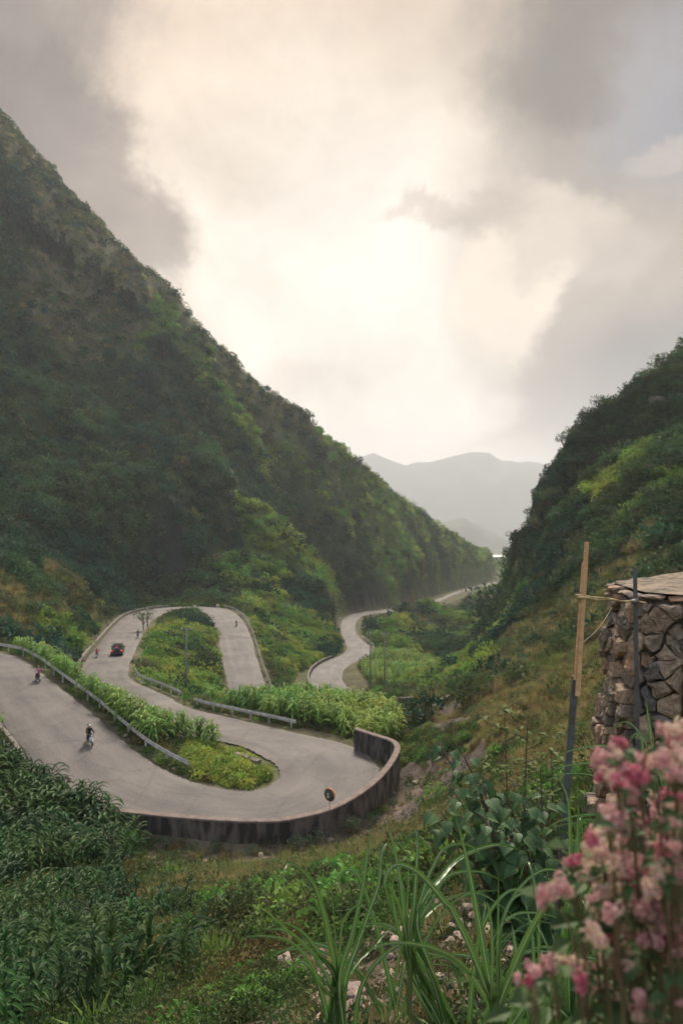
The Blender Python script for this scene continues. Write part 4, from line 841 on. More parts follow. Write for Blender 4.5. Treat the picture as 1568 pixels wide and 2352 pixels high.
UC = upole(883, 1576, 1452, 126, 'right one of the two utility poles beside the lower maize field')
UD = upole(1060, 1364, 1336, 445, 'tiny utility pole beside the distant straight of the road', False)
UE = upole(339, 1440, 1398, 150, 'thin utility pole behind the small layered tree on the far loop')
M_wire = flat('wire', (.03, .03, .03), .6)
def wire(a, b, label, sag=1.5):
    mb = MB(); a = Vector(a); b = Vector(b)
    for off in (-.65, .65):
        mb.tube([Vector((off, 0, 0))+(b-a)*t-Vector((0, 0, sag*4*t*(1-t))) for t in [i/16 for i in range(17)]], .014, 4)
    o = mb.build('power_line', M_wire); o.location = a; tag(o, label, 'power line')
wire(UE, UA, 'pair of thin wires strung over the far loop to the tall grey pole'); wire(UA, UB, 'pair of thin wires from the island pole down to the lower field poles'); wire(UE, (-90, 110, -5), 'pair of thin wires running off to the left over the car', 2)
# ------------------------------------------------------------------ trees
M_bark = mat('bark', (.10, .075, .055), rough=.95, c2=(.16, .13, .10), scale=4)
M_con = mat('conifer_needles', (.032, .060, .040), rough=.8, c2=(.055, .085, .045), scale=1.5, trans=.15, rnd=.25)
M_tl = mat('tree_leaves', (.06, .105, .045), rough=.7, c2=(.11, .15, .055), scale=1.2, trans=.25, rnd=.3)
M_tl2 = mat('dark_tree_leaves', (.035, .07, .038), rough=.7, c2=(.06, .09, .045), scale=1.2, trans=.2, rnd=.3)
def conifer(seed):
    rnd = random.Random(seed); root = empty('conifer_tree'); m = MB(); m.tube([(0, 0, -.03), (.005, 0, .5), (0, 0, .98)], [.018, .011, .003], 6); m.build('trunk', M_bark, root)
    m = MB()
    for i in range(150):
        t = rnd.random()**.8; z = .10+.88*t; r = .17*(1-t)**.75+.015; a = rnd.uniform(0, 6.283); d = Vector((math.cos(a), math.sin(a), rnd.uniform(-.35, .1)))
        p = Vector((0, 0, z)); 
        for s in (.25, .6, .9): leaf_quad(m, p+d*r*s*rnd.uniform(.8, 1.1), Vector((d.x+rnd.uniform(-.6, .6), d.y+rnd.uniform(-.6, .6), d.z)), Vector((0, 0, 1)), .065*rnd.uniform(.7, 1.3), .035)
    m.build('crown', M_con, root); return root
def broadleaf(seed, ml, airy=False):
    rnd = random.Random(seed); root = empty('broadleaf_tree'); m = MB(); tips = []
    for k in range(6):
        a = k*1.05+rnd.uniform(-.4, .4); l = rnd.uniform(.2, .38); tz = rnd.uniform(.55, .92); tip = Vector((math.cos(a)*l, math.sin(a)*l, tz)); m.tube([(0, 0, .22+.04*k), tip*.55+Vector((0, 0, .12)), tip], [.018, .011, .004], 5); tips.append(tip)
    m.tube([(0, 0, -.04), (.02, 0, .3), (0, .01, .75)], [.028, .02, .006], 6); m.build('trunk', M_bark, root); tips.append(Vector((0, 0, .85)))
    m = MB()
    for i in range(110 if airy else 330):
        c_ = tips[i % len(tips)]; d = rdir(rnd); p = c_+Vector((d.x*.19, d.y*.19, d.z*.13))*rnd.uniform(.4, 1.1)
        leaf_quad(m, p, d+Vector((0, 0, -.3)), Vector((rnd.uniform(-1, 1), rnd.uniform(-1, 1), 1)), .075*rnd.uniform(.6, 1.3), .045)
    m.build('crown', ml, root); return root
_used = set()
def plant_tree(proto, name, v, h, label, cat, grp):
    if id(proto) in _used: o = copy_tree(proto)
    else: _used.add(id(proto)); o = proto
    o.name = name; o.location = v; o.scale = (h, h, h); o.rotation_euler = (0, 0, random.uniform(0, 6.28)); tag(o, label, cat, grp); return o
CON = [conifer(1), conifer(2), conifer(3)]; BL = [broadleaf(4, M_tl), broadleaf(5, M_tl2), broadleaf(6, M_tl2)]; AIR = [broadleaf(7, M_tl2, True), broadleaf(8, M_tl, True)]
row = catmull([(-20, 505, 0), (0, 517, 0), (51, 549, 0), (102, 582, 0), (154, 622, 0), (205, 660, 0), (256, 697, 0), (297, 730, 0), (318, 742, 0)], 10)
for i in range(64):
    t = random.random(); p = row[int(t*(len(row)-1))]; v = ray_ground(p[0]+random.uniform(-5, 5), p[1]+random.uniform(-16, 4))
    if v: plant_tree(CON[i % 3], 'conifer_tree', v, random.uniform(8, 13)*(1 if t < .8 else .85), 'dark conifer in the long row slanting down high on the big mountainside', 'conifer', 'conifers in a row on the left mountain')
for i in range(6):
    v = ray_ground(362+i*5+random.uniform(-3, 3), 838-i*3); plant_tree(CON[i % 3], 'conifer_tree', v, random.uniform(9, 12), 'dark conifer in the small clump on the middle of the left mountainside', 'conifer', 'conifers in a small clump')
for i in range(20):
    t = i/19; v = ray_ground(1028+t*100+random.uniform(-2, 2), 1232+t*66+random.uniform(-2, 6)); 
    if v: plant_tree(CON[i % 3], 'conifer_tree', v, random.uniform(4.5, 7.5), 'tiny conifer on the crest of the lowest ridge above the distant road', 'conifer', 'conifers along the far crest')
for i in range(16):
    t = i/15; v = ray_ground(812+t*150, 1068+t*112+4); 
    if v: plant_tree(AIR[i % 2] if t > .45 else BL[1+i % 2], 'broadleaf_tree', v-Vector((0, 0, .4)), random.uniform(4, 7), 'small tree standing against the sky on the left ridge' if t <= .45 else 'thin airy tree against the sky lower on the left ridge', 'tree', 'small trees on the left ridge')
for i, (px, py, h) in enumerate([(1176, 1216, 6), (1192, 1170, 5), (1215, 1118, 5), (1242, 1090, 6), (1262, 1075, 4), (1297, 1042, 6), (1318, 1022, 5), (1345, 990, 5), (1378, 962, 6), (1398, 955, 4), (1432, 942, 4), (1462, 930, 5), (1490, 890, 5), (1515, 860, 5), (1545, 835, 5), (1180, 1260, 5), (1176, 1300, 5), (1200, 1200, 6), (1260, 1180, 6), (1330, 1120, 7), (1400, 1060, 6), (1480, 1010, 6), (1540, 1100, 6), (1300, 1260, 5), (1230, 1240, 6), (1400, 1220, 5), (1500, 1180, 5), (1450, 1130, 6), (1230, 1320, 5), (1340, 1330, 4)]):
    v = ray_ground(px, py)
    if v: plant_tree(BL[i % 3], 'broadleaf_tree', v-Vector((0, 0, .5)), h*random.uniform(.9, 1.15), 'bushy tree growing out of the steep right hillside', 'tree', 'trees on the right hillside')
v = P(330, 1452, 142); plant_tree(BL[0], 'broadleaf_tree', (v.x, v.y, ground(v.x, v.y)), 4.6, 'small tree with flat layered crown at the inner edge of the far loop', 'tree', None)
v = P(512, 1575, 104); plant_tree(AIR[1], 'broadleaf_tree', (v.x, v.y, ground(v.x, v.y)), 4.4, 'small reddish-green tree beside the right leg of the far loop', 'tree', None)
v = P(948, 1390, 362); o = plant_tree(CON[0], 'dead_tree', (v.x, v.y, ground(v.x, v.y)), 8, 'rust-orange dead tree at the foot of the slope beside the distant road', 'dead tree', None)
for ch in kids(o):
    if ch.name.startswith('crown'): ch.data = ch.data.copy(); ch.data.materials[0] = mat('rusty_needles', (.30, .13, .05), rough=.9)
for i, (x_, y_, h_) in enumerate([(-25.2, 48.6, 2.6), (-26.6, 50.4, 2.8), (-28.2, 53.0, 2.6), (-24.2, 45.8, 2.4), (-27.5, 48.5, 2.6), (-30.4, 56.5, 2.2)]):
    plant_tree(BL[1+i % 2], 'roadside_bush', (x_, y_, ground(x_, y_)-.75), h_*1.15, 'dark bush at the near edge of the nearest road, at the side of the picture' if 0 else 'dark bush standing outside the low kerb of the nearest road', 'bush', 'dark bushes outside the near kerb')
for i, (px, dy_, h_) in enumerate([(300, .9, 1.3), (420, 1.2, .9), (520, 1.0, .7), (690, 1.1, 1.0), (720, 1.6, 1.2), (800, 1.0, 1.3), (830, 1.8, 1.0), (870, 1.2, .8), (930, 2.6, 1.1), (965, 3.2, 1.2), (600, 1.5, .7)]):
    q_ = min(PAR[:60], key=lambda p: abs(p.x/p.y*F+CX-px)); out_ = Vector((q_.x+2, q_.y-52, 0)).normalized(); x_, y_ = q_.x+out_.x*dy_, q_.y+out_.y*dy_
    plant_tree(BL[1+i % 2], 'scrub_bush', (x_, y_, ground(x_, y_)-h_*.22), h_*1.2, 'small scruffy bush growing at the foot of the curved parapet wall', 'bush', 'small bushes along the parapet foot')
# ------------------------------------------------------------------ far building, concrete road edge high on the right
def far_house():
    b = ray_ground(1130, 1262) or Vector((160, 720, -50)); root = empty('long_shed', b, R(-12)); tag(root, 'tiny long pale-roofed shed on the far crest at the mouth of the valley', 'shed')
    m = MB(); m.box((0, 0, 1.4), (22, 7, 3.2)); m.build('wall', mat('shed_wall', (.4, .37, .33)), root)
    m = MB(); m.add([(-12, -4.3, 2.9), (12, -4.3, 2.9), (12, 0, 4.8), (-12, 0, 4.8), (-12, 4.3, 2.9), (12, 4.3, 2.9)], [(0, 1, 2, 3), (3, 2, 5, 4), (0, 3, 4), (1, 5, 2)]); m.build('roof', mat('shed_roof', (.75, .72, .70), rough=.5), root)
    for x in (-7, 0, 7):
        m = MB(); m.box((x, -3.52, 1.3), (1.2, .08, 2.0)); m.build('door', mat('shed_door', (.12, .10, .09)), root)
far_house()
def high_wall():
    pts = [ray_ground(px, py) for px, py in ((1488, 932), (1505, 929), (1530, 927), (1560, 925), (1600, 922))]
    pts = [p for p in pts if p]
    if len(pts) > 1:
        mb = MB(); L = [p-pts[0] for p in pts]; sweep(mb, L, [(-.3, -1), (-.3, 1.3), (.3, 1.3), (.3, -1)]); o = mb.build('retaining_wall', M_kerb); o.location = pts[0]; tag(o, 'pale strip of road wall high on the right hill', 'wall')
high_wall()
# ------------------------------------------------------------------ stones
M_rock = mat('pale_limestone', (.60, .48, .45), rough=.9, c2=(.30, .26, .26), scale=9, bump=.6, bscale=22, rnd=.28, lo=.42, hi=.6, c3=(.45, .29, .20), s3=5)
M_grock = mat('grey_limestone', (.13, .12, .12), rough=.9, c2=(.28, .24, .22), scale=7, bump=.6, bscale=22, rnd=.25)
def rock_mesh(seed, m):
    rnd = random.Random(seed); bm = bmesh.new(); bmesh.ops.create_icosphere(bm, subdivisions=2, radius=1); off = Vector((rnd.uniform(0, 99), rnd.uniform(0, 99), rnd.uniform(0, 99)))
    from mathutils import noise as mn
    pl = [(rdir(rnd), rnd.uniform(.55, .85)) for _ in range(7)]
    for v in bm.verts:
        for n_, d in pl:
            k = v.co.dot(n_)
            if k > d: v.co -= n_*(k-d)
        v.co += v.co.normalized()*mn.noise(v.co*2.2+off)*.18
        v.co.z *= .72
    me = bpy.data.meshes.new('rock'); bm.to_mesh(me); bm.free(); me.materials.append(m); return me
RK = [rock_mesh(i, M_rock) for i in range(7)]; GK = [rock_mesh(20+i, M_grock) for i in range(4)]
def rock(px, py, w_px, label, grp, me=None, at=None, y0=2.5):
    v = at or ray_ground(px, py, y0)
    if not v: return
    s = w_px/F*v.y/2; o = bpy.data.objects.new('rock', me or random.choice(RK)); col.objects.link(o); o.location = (v.x, v.y, v.z+s*.42); o.rotation_euler = (random.uniform(-.4, .4), random.uniform(-.4, .4), random.uniform(0, 6.28)); o.scale = (s*random.uniform(.9, 1.2), s*random.uniform(.7, 1), s*random.uniform(.7, 1.05)); tag(o, label, 'rock', grp); return o
for px, py, wp, lab in [(618, 2205, 44, 'pinkish white rock alone on the leafy bank, left of the blades'), (655, 2212, 44, 'mauve-grey rock touching the pinkish white one on the bank'), (845, 2140, 40, 'big pale rock high in the rubble between the two left grass clumps'), (868, 2150, 36, 'violet-white rock at the top edge of the rubble'), (820, 2285, 52, 'broad flat pale rock low in the rubble beside the left grass clump'), (738, 2270, 34, 'white rock near the bottom edge left of the grass base'), (735, 2320, 34, 'lowest white rock at the bottom left of the rubble'), (795, 2110, 40, 'orange-brown rock standing behind the left blades'), (780, 2075, 44, 'pale rock half hidden at the very top of the rubble'), (975, 2045, 36, 'pale grey rock under the broadleaf shrub')]:
    rock(px, py, wp, lab, None)
n = 0
for _ in range(420):
    px = random.uniform(720, 1260); py = random.uniform(2040, 2352)
    if py < 2120+(960-px)*.35 and random.random() < .8: continue
    if n < 200 and rock(px, py, random.choice((12, 15, 18, 22, 28, 36, 42)), 'small pale pinkish stone in the rubble under the long grass blades', 'rubble stones on the bank') is not None: n += 1
for px, py, wp, lab in [(876, 1388, 10, 'white stone')][:0]: pass
for i in range(26):
    t = random.uniform(7.2, 9.9); v, a = rpt(t, 0, -random.uniform(.5, 1.6)); v.z = ground(v.x, v.y)
    rock(0, 0, random.uniform(7, 14), 'small stone on the verge beside the long guardrail', 'stones on the inner verge', at=v)
for px, py, wp in [(322, 1968, 14), (410, 1978, 10), (600, 1968, 14), (690, 1955, 18), (760, 1932, 14), (560, 1985, 10), (955, 1800, 16), (940, 1805, 10), (905, 1822, 9), (640, 1980, 9), (860, 1950, 10), (975, 1640, 14), (960, 1630, 12), (985, 1625, 14), (940, 1600, 12), (1000, 1650, 12), (930, 1660, 12)]:
    rock(px, py, wp, 'pale stone lying on the dirt below the parapet' if py > 1700 else 'pale stone on the terraced stream bed beyond the parapet', 'stones in the gully' if py > 1700 else 'stones in the stream bed', me=random.choice(RK[:3]))
for px, py, wp, lab in [(501, 1391, 13, 'pale boulder at the top of the far loop where the guardrail begins'), (468, 1386, 9, 'small boulder on the bank above the top of the far loop')]:
    v, a = rpt(33.3 if px > 480 else 32.4, 0, -1.2); v.z = ground(v.x, v.y); rock(0, 0, wp, lab, None, at=v)
# ------------------------------------------------------------------ rubble stone wall on the right
def island_mat(name, cols, rough=.9, bump=.5, bs=30):
    m = bpy.data.materials.new(name); m.use_nodes = True; t = m.node_tree; L = t.links.new; b = t.nodes['Principled BSDF']; b.inputs['Roughness'].default_value = rough; b.inputs['Specular IOR Level'].default_value = .2
    g = N(t, 'ShaderNodeNewGeometry'); cr = N(t, 'ShaderNodeValToRGB'); L(g.outputs['Random Per Island'], cr.inputs[0]); e = cr.color_ramp.elements
    e[0].color = (*cols[0], 1); e[1].position = 1; e[1].color = (*cols[-1], 1)
    for i, c_ in enumerate(cols[1:-1]): x = e.new((i+1)/(len(cols)-1)); x.color = (*c_, 1)
    n = N(t, 'ShaderNodeTexNoise'); n.inputs['Scale'].default_value = 11; n.inputs['Detail'].default_value = 10; n.inputs['Roughness'].default_value = .7; L(g.outputs['Position'], n.inputs['Vector'])
    mr = N(t, 'ShaderNodeMapRange'); L(n.outputs['Fac'], mr.inputs['Value']); mr.inputs['From Min'].default_value = .3; mr.inputs['From Max'].default_value = .7; mr.inputs['To Min'].default_value = .45; mr.inputs['To Max'].default_value = 1.5
    s = N(t, 'ShaderNodeVectorMath', operation='SCALE'); L(cr.outputs[0], s.inputs[0]); L(mr.outputs[0], s.inputs['Scale']); L(s.outputs[0], b.inputs['Base Color'])
    n2 = N(t, 'ShaderNodeTexNoise'); n2.inputs['Scale'].default_value = bs; n2.inputs['Detail'].default_value = 9; L(g.outputs['Position'], n2.inputs['Vector'])
    bp = N(t, 'ShaderNodeBump'); bp.inputs['Strength'].default_value = bump; bp.inputs['Distance'].default_value = .04; L(n2.outputs['Fac'], bp.inputs['Height']); L(bp.outputs[0], b.inputs['Normal'])
    return m
M_stone = island_mat('rubble_stone', [(.48, .28, .18), (.22, .18, .165), (.36, .27, .20), (.15, .135, .135), (.42, .30, .21), (.27, .215, .18), (.38, .235, .16)])
M_mortar = mat('dark_mortar', (.06, .053, .05), rough=.95, c2=(.20, .17, .15), scale=6, bump=.8, bscale=25, coord='w')
M_top = mat('sandy_wall_top', (.30, .23, .175), rough=.95, c2=(.14, .13, .11), scale=4, bump=.7, bscale=14, coord='w', lo=.45, hi=.65)
def voronoi_cells(w_, h_, cell, rnd):
    nx, ny = int(w_/cell)+1, int(h_/cell)+1; seeds = []
    for j in range(-1, ny+1):
        for i in range(-1, nx+1):
            if rnd.random() < .26: continue
            seeds.append(((i+.5+rnd.uniform(-.48, .48)+(.5 if j % 2 else 0))*cell, (j+.5+rnd.uniform(-.46, .46))*cell*.86))
    cells = []
    for (sx, sy) in seeds:
        poly = [(-.02, -.02), (w_+.02, -.02), (w_+.02, h_+.02), (-.02, h_+.02)]
        for (qx, qy) in seeds:
            if (qx, qy) == (sx, sy) or (qx-sx)**2+(qy-sy)**2 > (3.2*cell)**2: continue
            mx, my = (sx+qx)/2, (sy+qy)/2; dx, dy = qx-sx, qy-sy; out = []
            for k in range(len(poly)):
                a, b = poly[k], poly[(k+1) % len(poly)]; da = (a[0]-mx)*dx+(a[1]-my)*dy; db = (b[0]-mx)*dx+(b[1]-my)*dy
                if da <= 0: out.append(a)
                if (da < 0) != (db < 0): t = da/(da-db); out.append((a[0]+(b[0]-a[0])*t, a[1]+(b[1]-a[1])*t))
            poly = out
            if len(poly) < 3: break
        if len(poly) >= 3: cells.append(poly)
    return cells
def stone_wall():
    rnd = random.Random(5)
    pts = [P(1600, 1312, 9.4), P(1566, 1316, 8.9), P(1410, 1342, 7.55), P(1478, 1364, 6.7), P(1568, 1368, 6.45), Vector((8.5, 5.6, -.80))]
    pts = [Vector((p.x, p.y, -.80)) for p in pts]; o0 = pts[2].copy(); H = 3.7; bat = .10
    root = empty('rubble_wall', o0); tag(root, 'rough stone wall of brown and grey rubble with a flat sandy top, behind the two thin poles', 'stone wall')
    stones = MB()
    for a, b, cell in ((pts[2], pts[3], .16), (pts[3], pts[4], .165), (pts[4], pts[5], .18), (pts[1], pts[2], .24)):
        d = b-a; w_ = d.length; d.normalize(); nrm = Vector((d.y, -d.x, 0))
        if nrm.dot(Vector((-.7, -1, 0))) < 0: nrm = -nrm
        for poly in voronoi_cells(min(w_, 3.2), H, cell, rnd):
            cx_ = sum(p[0] for p in poly)/len(poly); cy_ = sum(p[1] for p in poly)/len(poly); rp = []
            for k in range(len(poly)):
                p, q = poly[k], poly[(k+1) % len(poly)]; L = math.hypot(q[0]-p[0], q[1]-p[1]); m = max(1, int(L/.055))
                for s in range(m): t = s/m; rp.append((p[0]+(q[0]-p[0])*t, p[1]+(q[1]-p[1])*t))
            if len(rp) < 4: continue
            area = abs(sum(rp[i][0]*rp[(i+1) % len(rp)][1]-rp[(i+1) % len(rp)][0]*rp[i][1] for i in range(len(rp))))/2
            if area < .004: continue
            base = rnd.uniform(-.05, .06); tx, ty = rnd.uniform(-.14, .14), rnd.uniform(-.14, .14); vs = []; nn = len(rp); pr = rnd.uniform(.90, .965)
            J = [rnd.uniform(-.022, .016) for _ in range(nn)]
            def W3(x, y, h): return (a-o0)+d*x+Vector((0, 0, -y-.10))+nrm*(h+bat*y)
            for (sc_, h, jj) in ((pr, -.10, 1), (pr, .025, 1), (pr*.95, .05, 1), (pr*.66, .06, .8)):
                for i, (x, y) in enumerate(rp):
                    dx, dy = (x-cx_)*sc_, (y-cy_)*sc_; l = math.hypot(dx, dy)+1e-6; j_ = J[i]*jj; X, Y = cx_+dx+dx/l*j_, cy_+dy+dy/l*j_
                    vs.append(W3(X, Y, h+(base+tx*dx+ty*dy+rnd.uniform(-.012, .012) if h > 0 else 0)))
            vs.append(W3(cx_, cy_, .064+base+rnd.uniform(-.01, .01)))
            fs = [(r*nn+i, r*nn+(i+1) % nn, (r+1)*nn+(i+1) % nn, (r+1)*nn+i) for r in range(3) for i in range(nn)]+[(3*nn+i, 3*nn+(i+1) % nn, 4*nn) for i in range(nn)]
            stones.add(vs, fs)
    st = stones.build('stonework', M_stone, root)
    bm = bmesh.new(); bm.from_mesh(st.data); bmesh.ops.recalc_face_normals(bm, faces=bm.faces); bm.to_mesh(st.data); bm.free()
    m = MB(); T = [p-o0 for p in pts]+[Vector((9, 10.5, -.8))-o0]; cen = sum(T, Vector())/len(T)
    bot = [p+(p-cen).normalized()*.34+Vector((0, 0, -H)) for p in T]; n = len(T); T2 = [p+Vector((0, 0, -.05)) for p in T]
    m.add(T2+bot, [(i, (i+1) % n, n+(i+1) % n, n+i) for i in range(n)]+[tuple(range(n))]); m.build('mortar', M_mortar, root)
    # uneven top
    m = MB(); N_ = 34; A_, B_, C_, D_ = T[2], T[3], T[5], T[6]; vs = []
    poly = T
    for i in range(N_+1):
        for j in range(N_+1):
            u, v = i/N_, j/N_
            # bilinear patch: front edge A-B-C(ish), back edge A'-D
            fr = (T[2].lerp(T[3], min(1, u*4)) if u < .25 else T[3].lerp(T[4], (u-.25)*4) if u < .5 else T[4].lerp(T[5], (u-.5)*2)); bk = (T[2].lerp(T[1], min(1, u*2)) if u < .5 else T[1].lerp(T[6], (u-.5)*2))
            p = fr.lerp(bk, v)
            edge = min(v, 1-v)*6; nz = float(fbm(np.array([p.x*2.2]), np.array([p.y*2.2]), 4, 77)[0]); vs.append(p+Vector((0, 0, .015+(nz*.13+.035)*min(1, edge))))
    m.add(vs, [(i*(N_+1)+j, i*(N_+1)+j+1, (i+1)*(N_+1)+j+1, (i+1)*(N_+1)+j) for i in range(N_) for j in range(N_)]); o = m.build('wall_top', M_top, root)
    bm = bmesh.new(); bm.from_mesh(o.data); bmesh.ops.recalc_face_normals(bm, faces=bm.faces)
    if sum(f.normal.z for f in bm.faces) < 0: bmesh.ops.reverse_faces(bm, faces=bm.faces)
    bm.to_mesh(o.data); bm.free()
    # coping stones along the front edge and the left corner
    m = MB()
    for (a, b) in ((pts[1].lerp(pts[2], .3), pts[2]), (pts[2], pts[3]), (pts[3], pts[4]), (pts[4], pts[5])):
        L = (b-a).length; d = (b-a).normalized(); t = 0
        while t < L:
            wdt = rnd.uniform(.12, .26); me = rock_mesh(rnd.randint(0, 9999), M_stone); c0 = a+d*(t+wdt/2)-o0+Vector((0, .06, -.045+rnd.uniform(-.015, .02)))
            Mx = Matrix.Translation(c0) @ Matrix.Rotation(math.atan2(d.y, d.x), 4, 'Z') @ Matrix.Diagonal((wdt*.55, rnd.uniform(.09, .14), rnd.uniform(.05, .08), 1)); m.add([Mx @ v.co for v in me.vertices], [tuple(p.vertices) for p in me.polygons]); t += wdt; bpy.data.meshes.remove(me)
    m.build('coping_stones', M_stone, root)
stone_wall()
# ------------------------------------------------------------------ the two thin poles, the cross stick and the string
M_lath = mat('fresh_wood', (.80, .50, .29), rough=.7, c2=(.60, .34, .18), scale=14, bump=.2)
M_steel = mat('dark_steel_profile', (.16, .18, .20), rough=.5, metal=.3, c2=(.13, .12, .115), scale=12)
M_bamb = mat('bamboo', (.70, .54, .30), rough=.55, c2=(.30, .22, .11), scale=9)
def prism(mb, a, b, wa, wb, side, dep):
    """square lath between two points"""
    a = Vector(a); b = Vector(b); t = (b-a).normalized(); s = side.normalized(); n = t.cross(s).normalized()
    vs = [p+s*x*w_/2+n*y*dep/2 for p, w_ in ((a, wa), (b, wb)) for x, y in ((-1, -1), (1, -1), (1, 1), (-1, 1))]
    mb.add(vs, [(3, 2, 1, 0), (4, 5, 6, 7), (0, 1, 5, 4), (1, 2, 6, 5), (2, 3, 7, 6), (3, 0, 4, 7)])
def poles():
    t1 = P(1345, 1245, 5.2); j1 = P(1325, 1592, 5.2); b1 = P(1300, 1880, 5.2); o0 = Vector((b1.x, b1.y, ground(b1.x, b1.y)))
    root = empty('marker_pole', o0); tag(root, 'leaning pole of fresh wood lashed on a dark steel profile, left of the stone wall', 'pole')
    X = Vector((1, 0, 0)); dirn = (b1-j1).normalized(); foot = b1+dirn*((b1.z-o0.z+.3)/-dirn.z)
    m = MB(); prism(m, j1+Vector((0, -.004, -.02))-o0, t1-o0+Vector((.005, 0, 0)), .033, .029, X, .022); prism(m, j1-o0+Vector((-.018, .008, .1)), t1-o0+Vector((-.022, .008, -.16)), .012, .010, X, .02); m.build('wooden_lath', M_lath, root)
    m = MB(); prism(m, foot-o0, j1-o0+Vector((0, .03, .12)), .038, .038, X, .006); prism(m, foot-o0+Vector((.018, .017, 0)), j1-o0+Vector((.018, .047, .12)), .006, .006, X, .034); prism(m, foot-o0+Vector((-.018, .017, 0)), j1-o0+Vector((-.018, .047, .12)), .006, .006, X, .034); m.build('steel_profile', M_steel, root)
    m = MB()
    for pz in (1369, 1376): ring(m, .026, .003, 10, c=(P(1334, pz, 5.2)-o0), t=.003)
    m.build('wire_binding', M_steel, root)
    t2 = P(1457, 1302, 5.5); b2 = P(1463, 1690, 5.5); d2 = (b2-t2).normalized(); g2 = ground(b2.x, b2.y); f2 = b2+d2*((b2.z-g2+.3)/-d2.z); o2 = Vector((f2.x, f2.y, g2)); r2 = empty('steel_pole', o2); tag(r2, 'plain grey steel pole standing close in front of the stone wall', 'pole')
    m = MB(); prism(m, f2-o2, t2-o2, .034, .032, X, .005); prism(m, f2-o2+Vector((.015, .015, 0)), t2-o2+Vector((.014, .015, 0)), .005, .005, X, .03); m.build('steel_profile', M_steel, r2)
    m = MB(); c0 = P(1457, 1381, 5.46); m.tube([c0+Vector((-.025, 0, -.006))-o2, c0+Vector((.025, 0, .004))-o2], .022, 8); m.build('wire_binding', M_steel, r2)
    a = P(1326, 1373, 5.16); b = P(1482, 1384, 5.50); m = MB(); n = 13; pts = [a.lerp(b, i/n)+Vector((0, 0, .006*math.sin(i*1.3))) for i in range(n+1)]; c_ = pts[0].copy()
    m.tube([p-c_ for p in pts], [.011-.004*i/n+(.002 if i % 3 == 0 else 0) for i in range(n+1)], 8); m.tube([Vector((-.01, .01, .02)), pts[3]-c_+Vector((0, 0, .016)), pts[6]-c_+Vector((0, 0, .008))], [.008, .007, .004], 6)
    o = m.build('bamboo_stick', M_bamb, smooth=True); o.location = c_; tag(o, 'thin bamboo stick tied across between the two poles', 'stick')
    a = P(1329, 1482, 5.2); b = P(1407, 1390, 7.4); m = MB(); m.tube([(b-a)*t-Vector((0, 0, .05*math.sin(t*3.14))) for t in [i/8 for i in range(9)]], .0028, 4); o = m.build('string', flat('pale_string', (.35, .3, .22), .8)); o.location = a; tag(o, 'thin pale string running from the wooden pole up to the wall corner', 'string')
poles()
# ------------------------------------------------------------------ long arching grass blades in the foreground
def blade_mat():
    m = bpy.data.materials.new('long_blade'); m.use_nodes = True; t = m.node_tree; L = t.links.new; b = t.nodes['Principled BSDF']; b.inputs['Roughness'].default_value = .38; b.inputs['Specular IOR Level'].default_value = .55
    uv = N(t, 'ShaderNodeUVMap', uv_map='leaf'); mp = N(t, 'ShaderNodeMapping'); mp.inputs['Scale'].default_value = (26, 1.5, 1); L(uv.outputs[0], mp.inputs['Vector'])
    n = N(t, 'ShaderNodeTexNoise'); n.inputs['Scale'].default_value = 1; n.inputs['Detail'].default_value = 4; L(mp.outputs[0], n.inputs['Vector'])
    mx = N(t, 'ShaderNodeMix', data_type='RGBA'); L(n.outputs['Fac'], mx.inputs[0]); mx.inputs[6].default_value = (.055, .14, .03, 1); mx.inputs[7].default_value = (.12, .24, .055, 1)
    n5 = N(t, 'ShaderNodeTexNoise'); n5.inputs['Scale'].default_value = 3.5; n5.inputs['Detail'].default_value = 8; L(uv.outputs[0], n5.inputs['Vector']); m5 = N(t, 'ShaderNodeMapRange'); L(n5.outputs['Fac'], m5.inputs['Value']); m5.inputs['From Min'].default_value = .60; m5.inputs['From Max'].default_value = .68; m5.inputs['To Max'].default_value = .8
    my = N(t, 'ShaderNodeMix', data_type='RGBA'); L(m5.outputs[0], my.inputs[0]); L(mx.outputs[2], my.inputs[6]); my.inputs[7].default_value = (.28, .25, .09, 1)
    L(my.outputs[2], b.inputs['Base Color']); tr = N(t, 'ShaderNodeBsdfTranslucent'); L(my.outputs[2], tr.inputs[0]); s = N(t, 'ShaderNodeMixShader'); s.inputs[0].default_value = .3; L(b.outputs[0], s.inputs[1]); L(tr.outputs[0], s.inputs[2]); L(s.outputs[0], t.nodes['Material Output'].inputs[0])
    return m
M_blade = blade_mat(); M_rib = mat('pale_midrib', (.55, .62, .42), rough=.45)
M_cane = mat('green_cane', (.10, .16, .05), rough=.5, c2=(.16, .17, .07), scale=6)
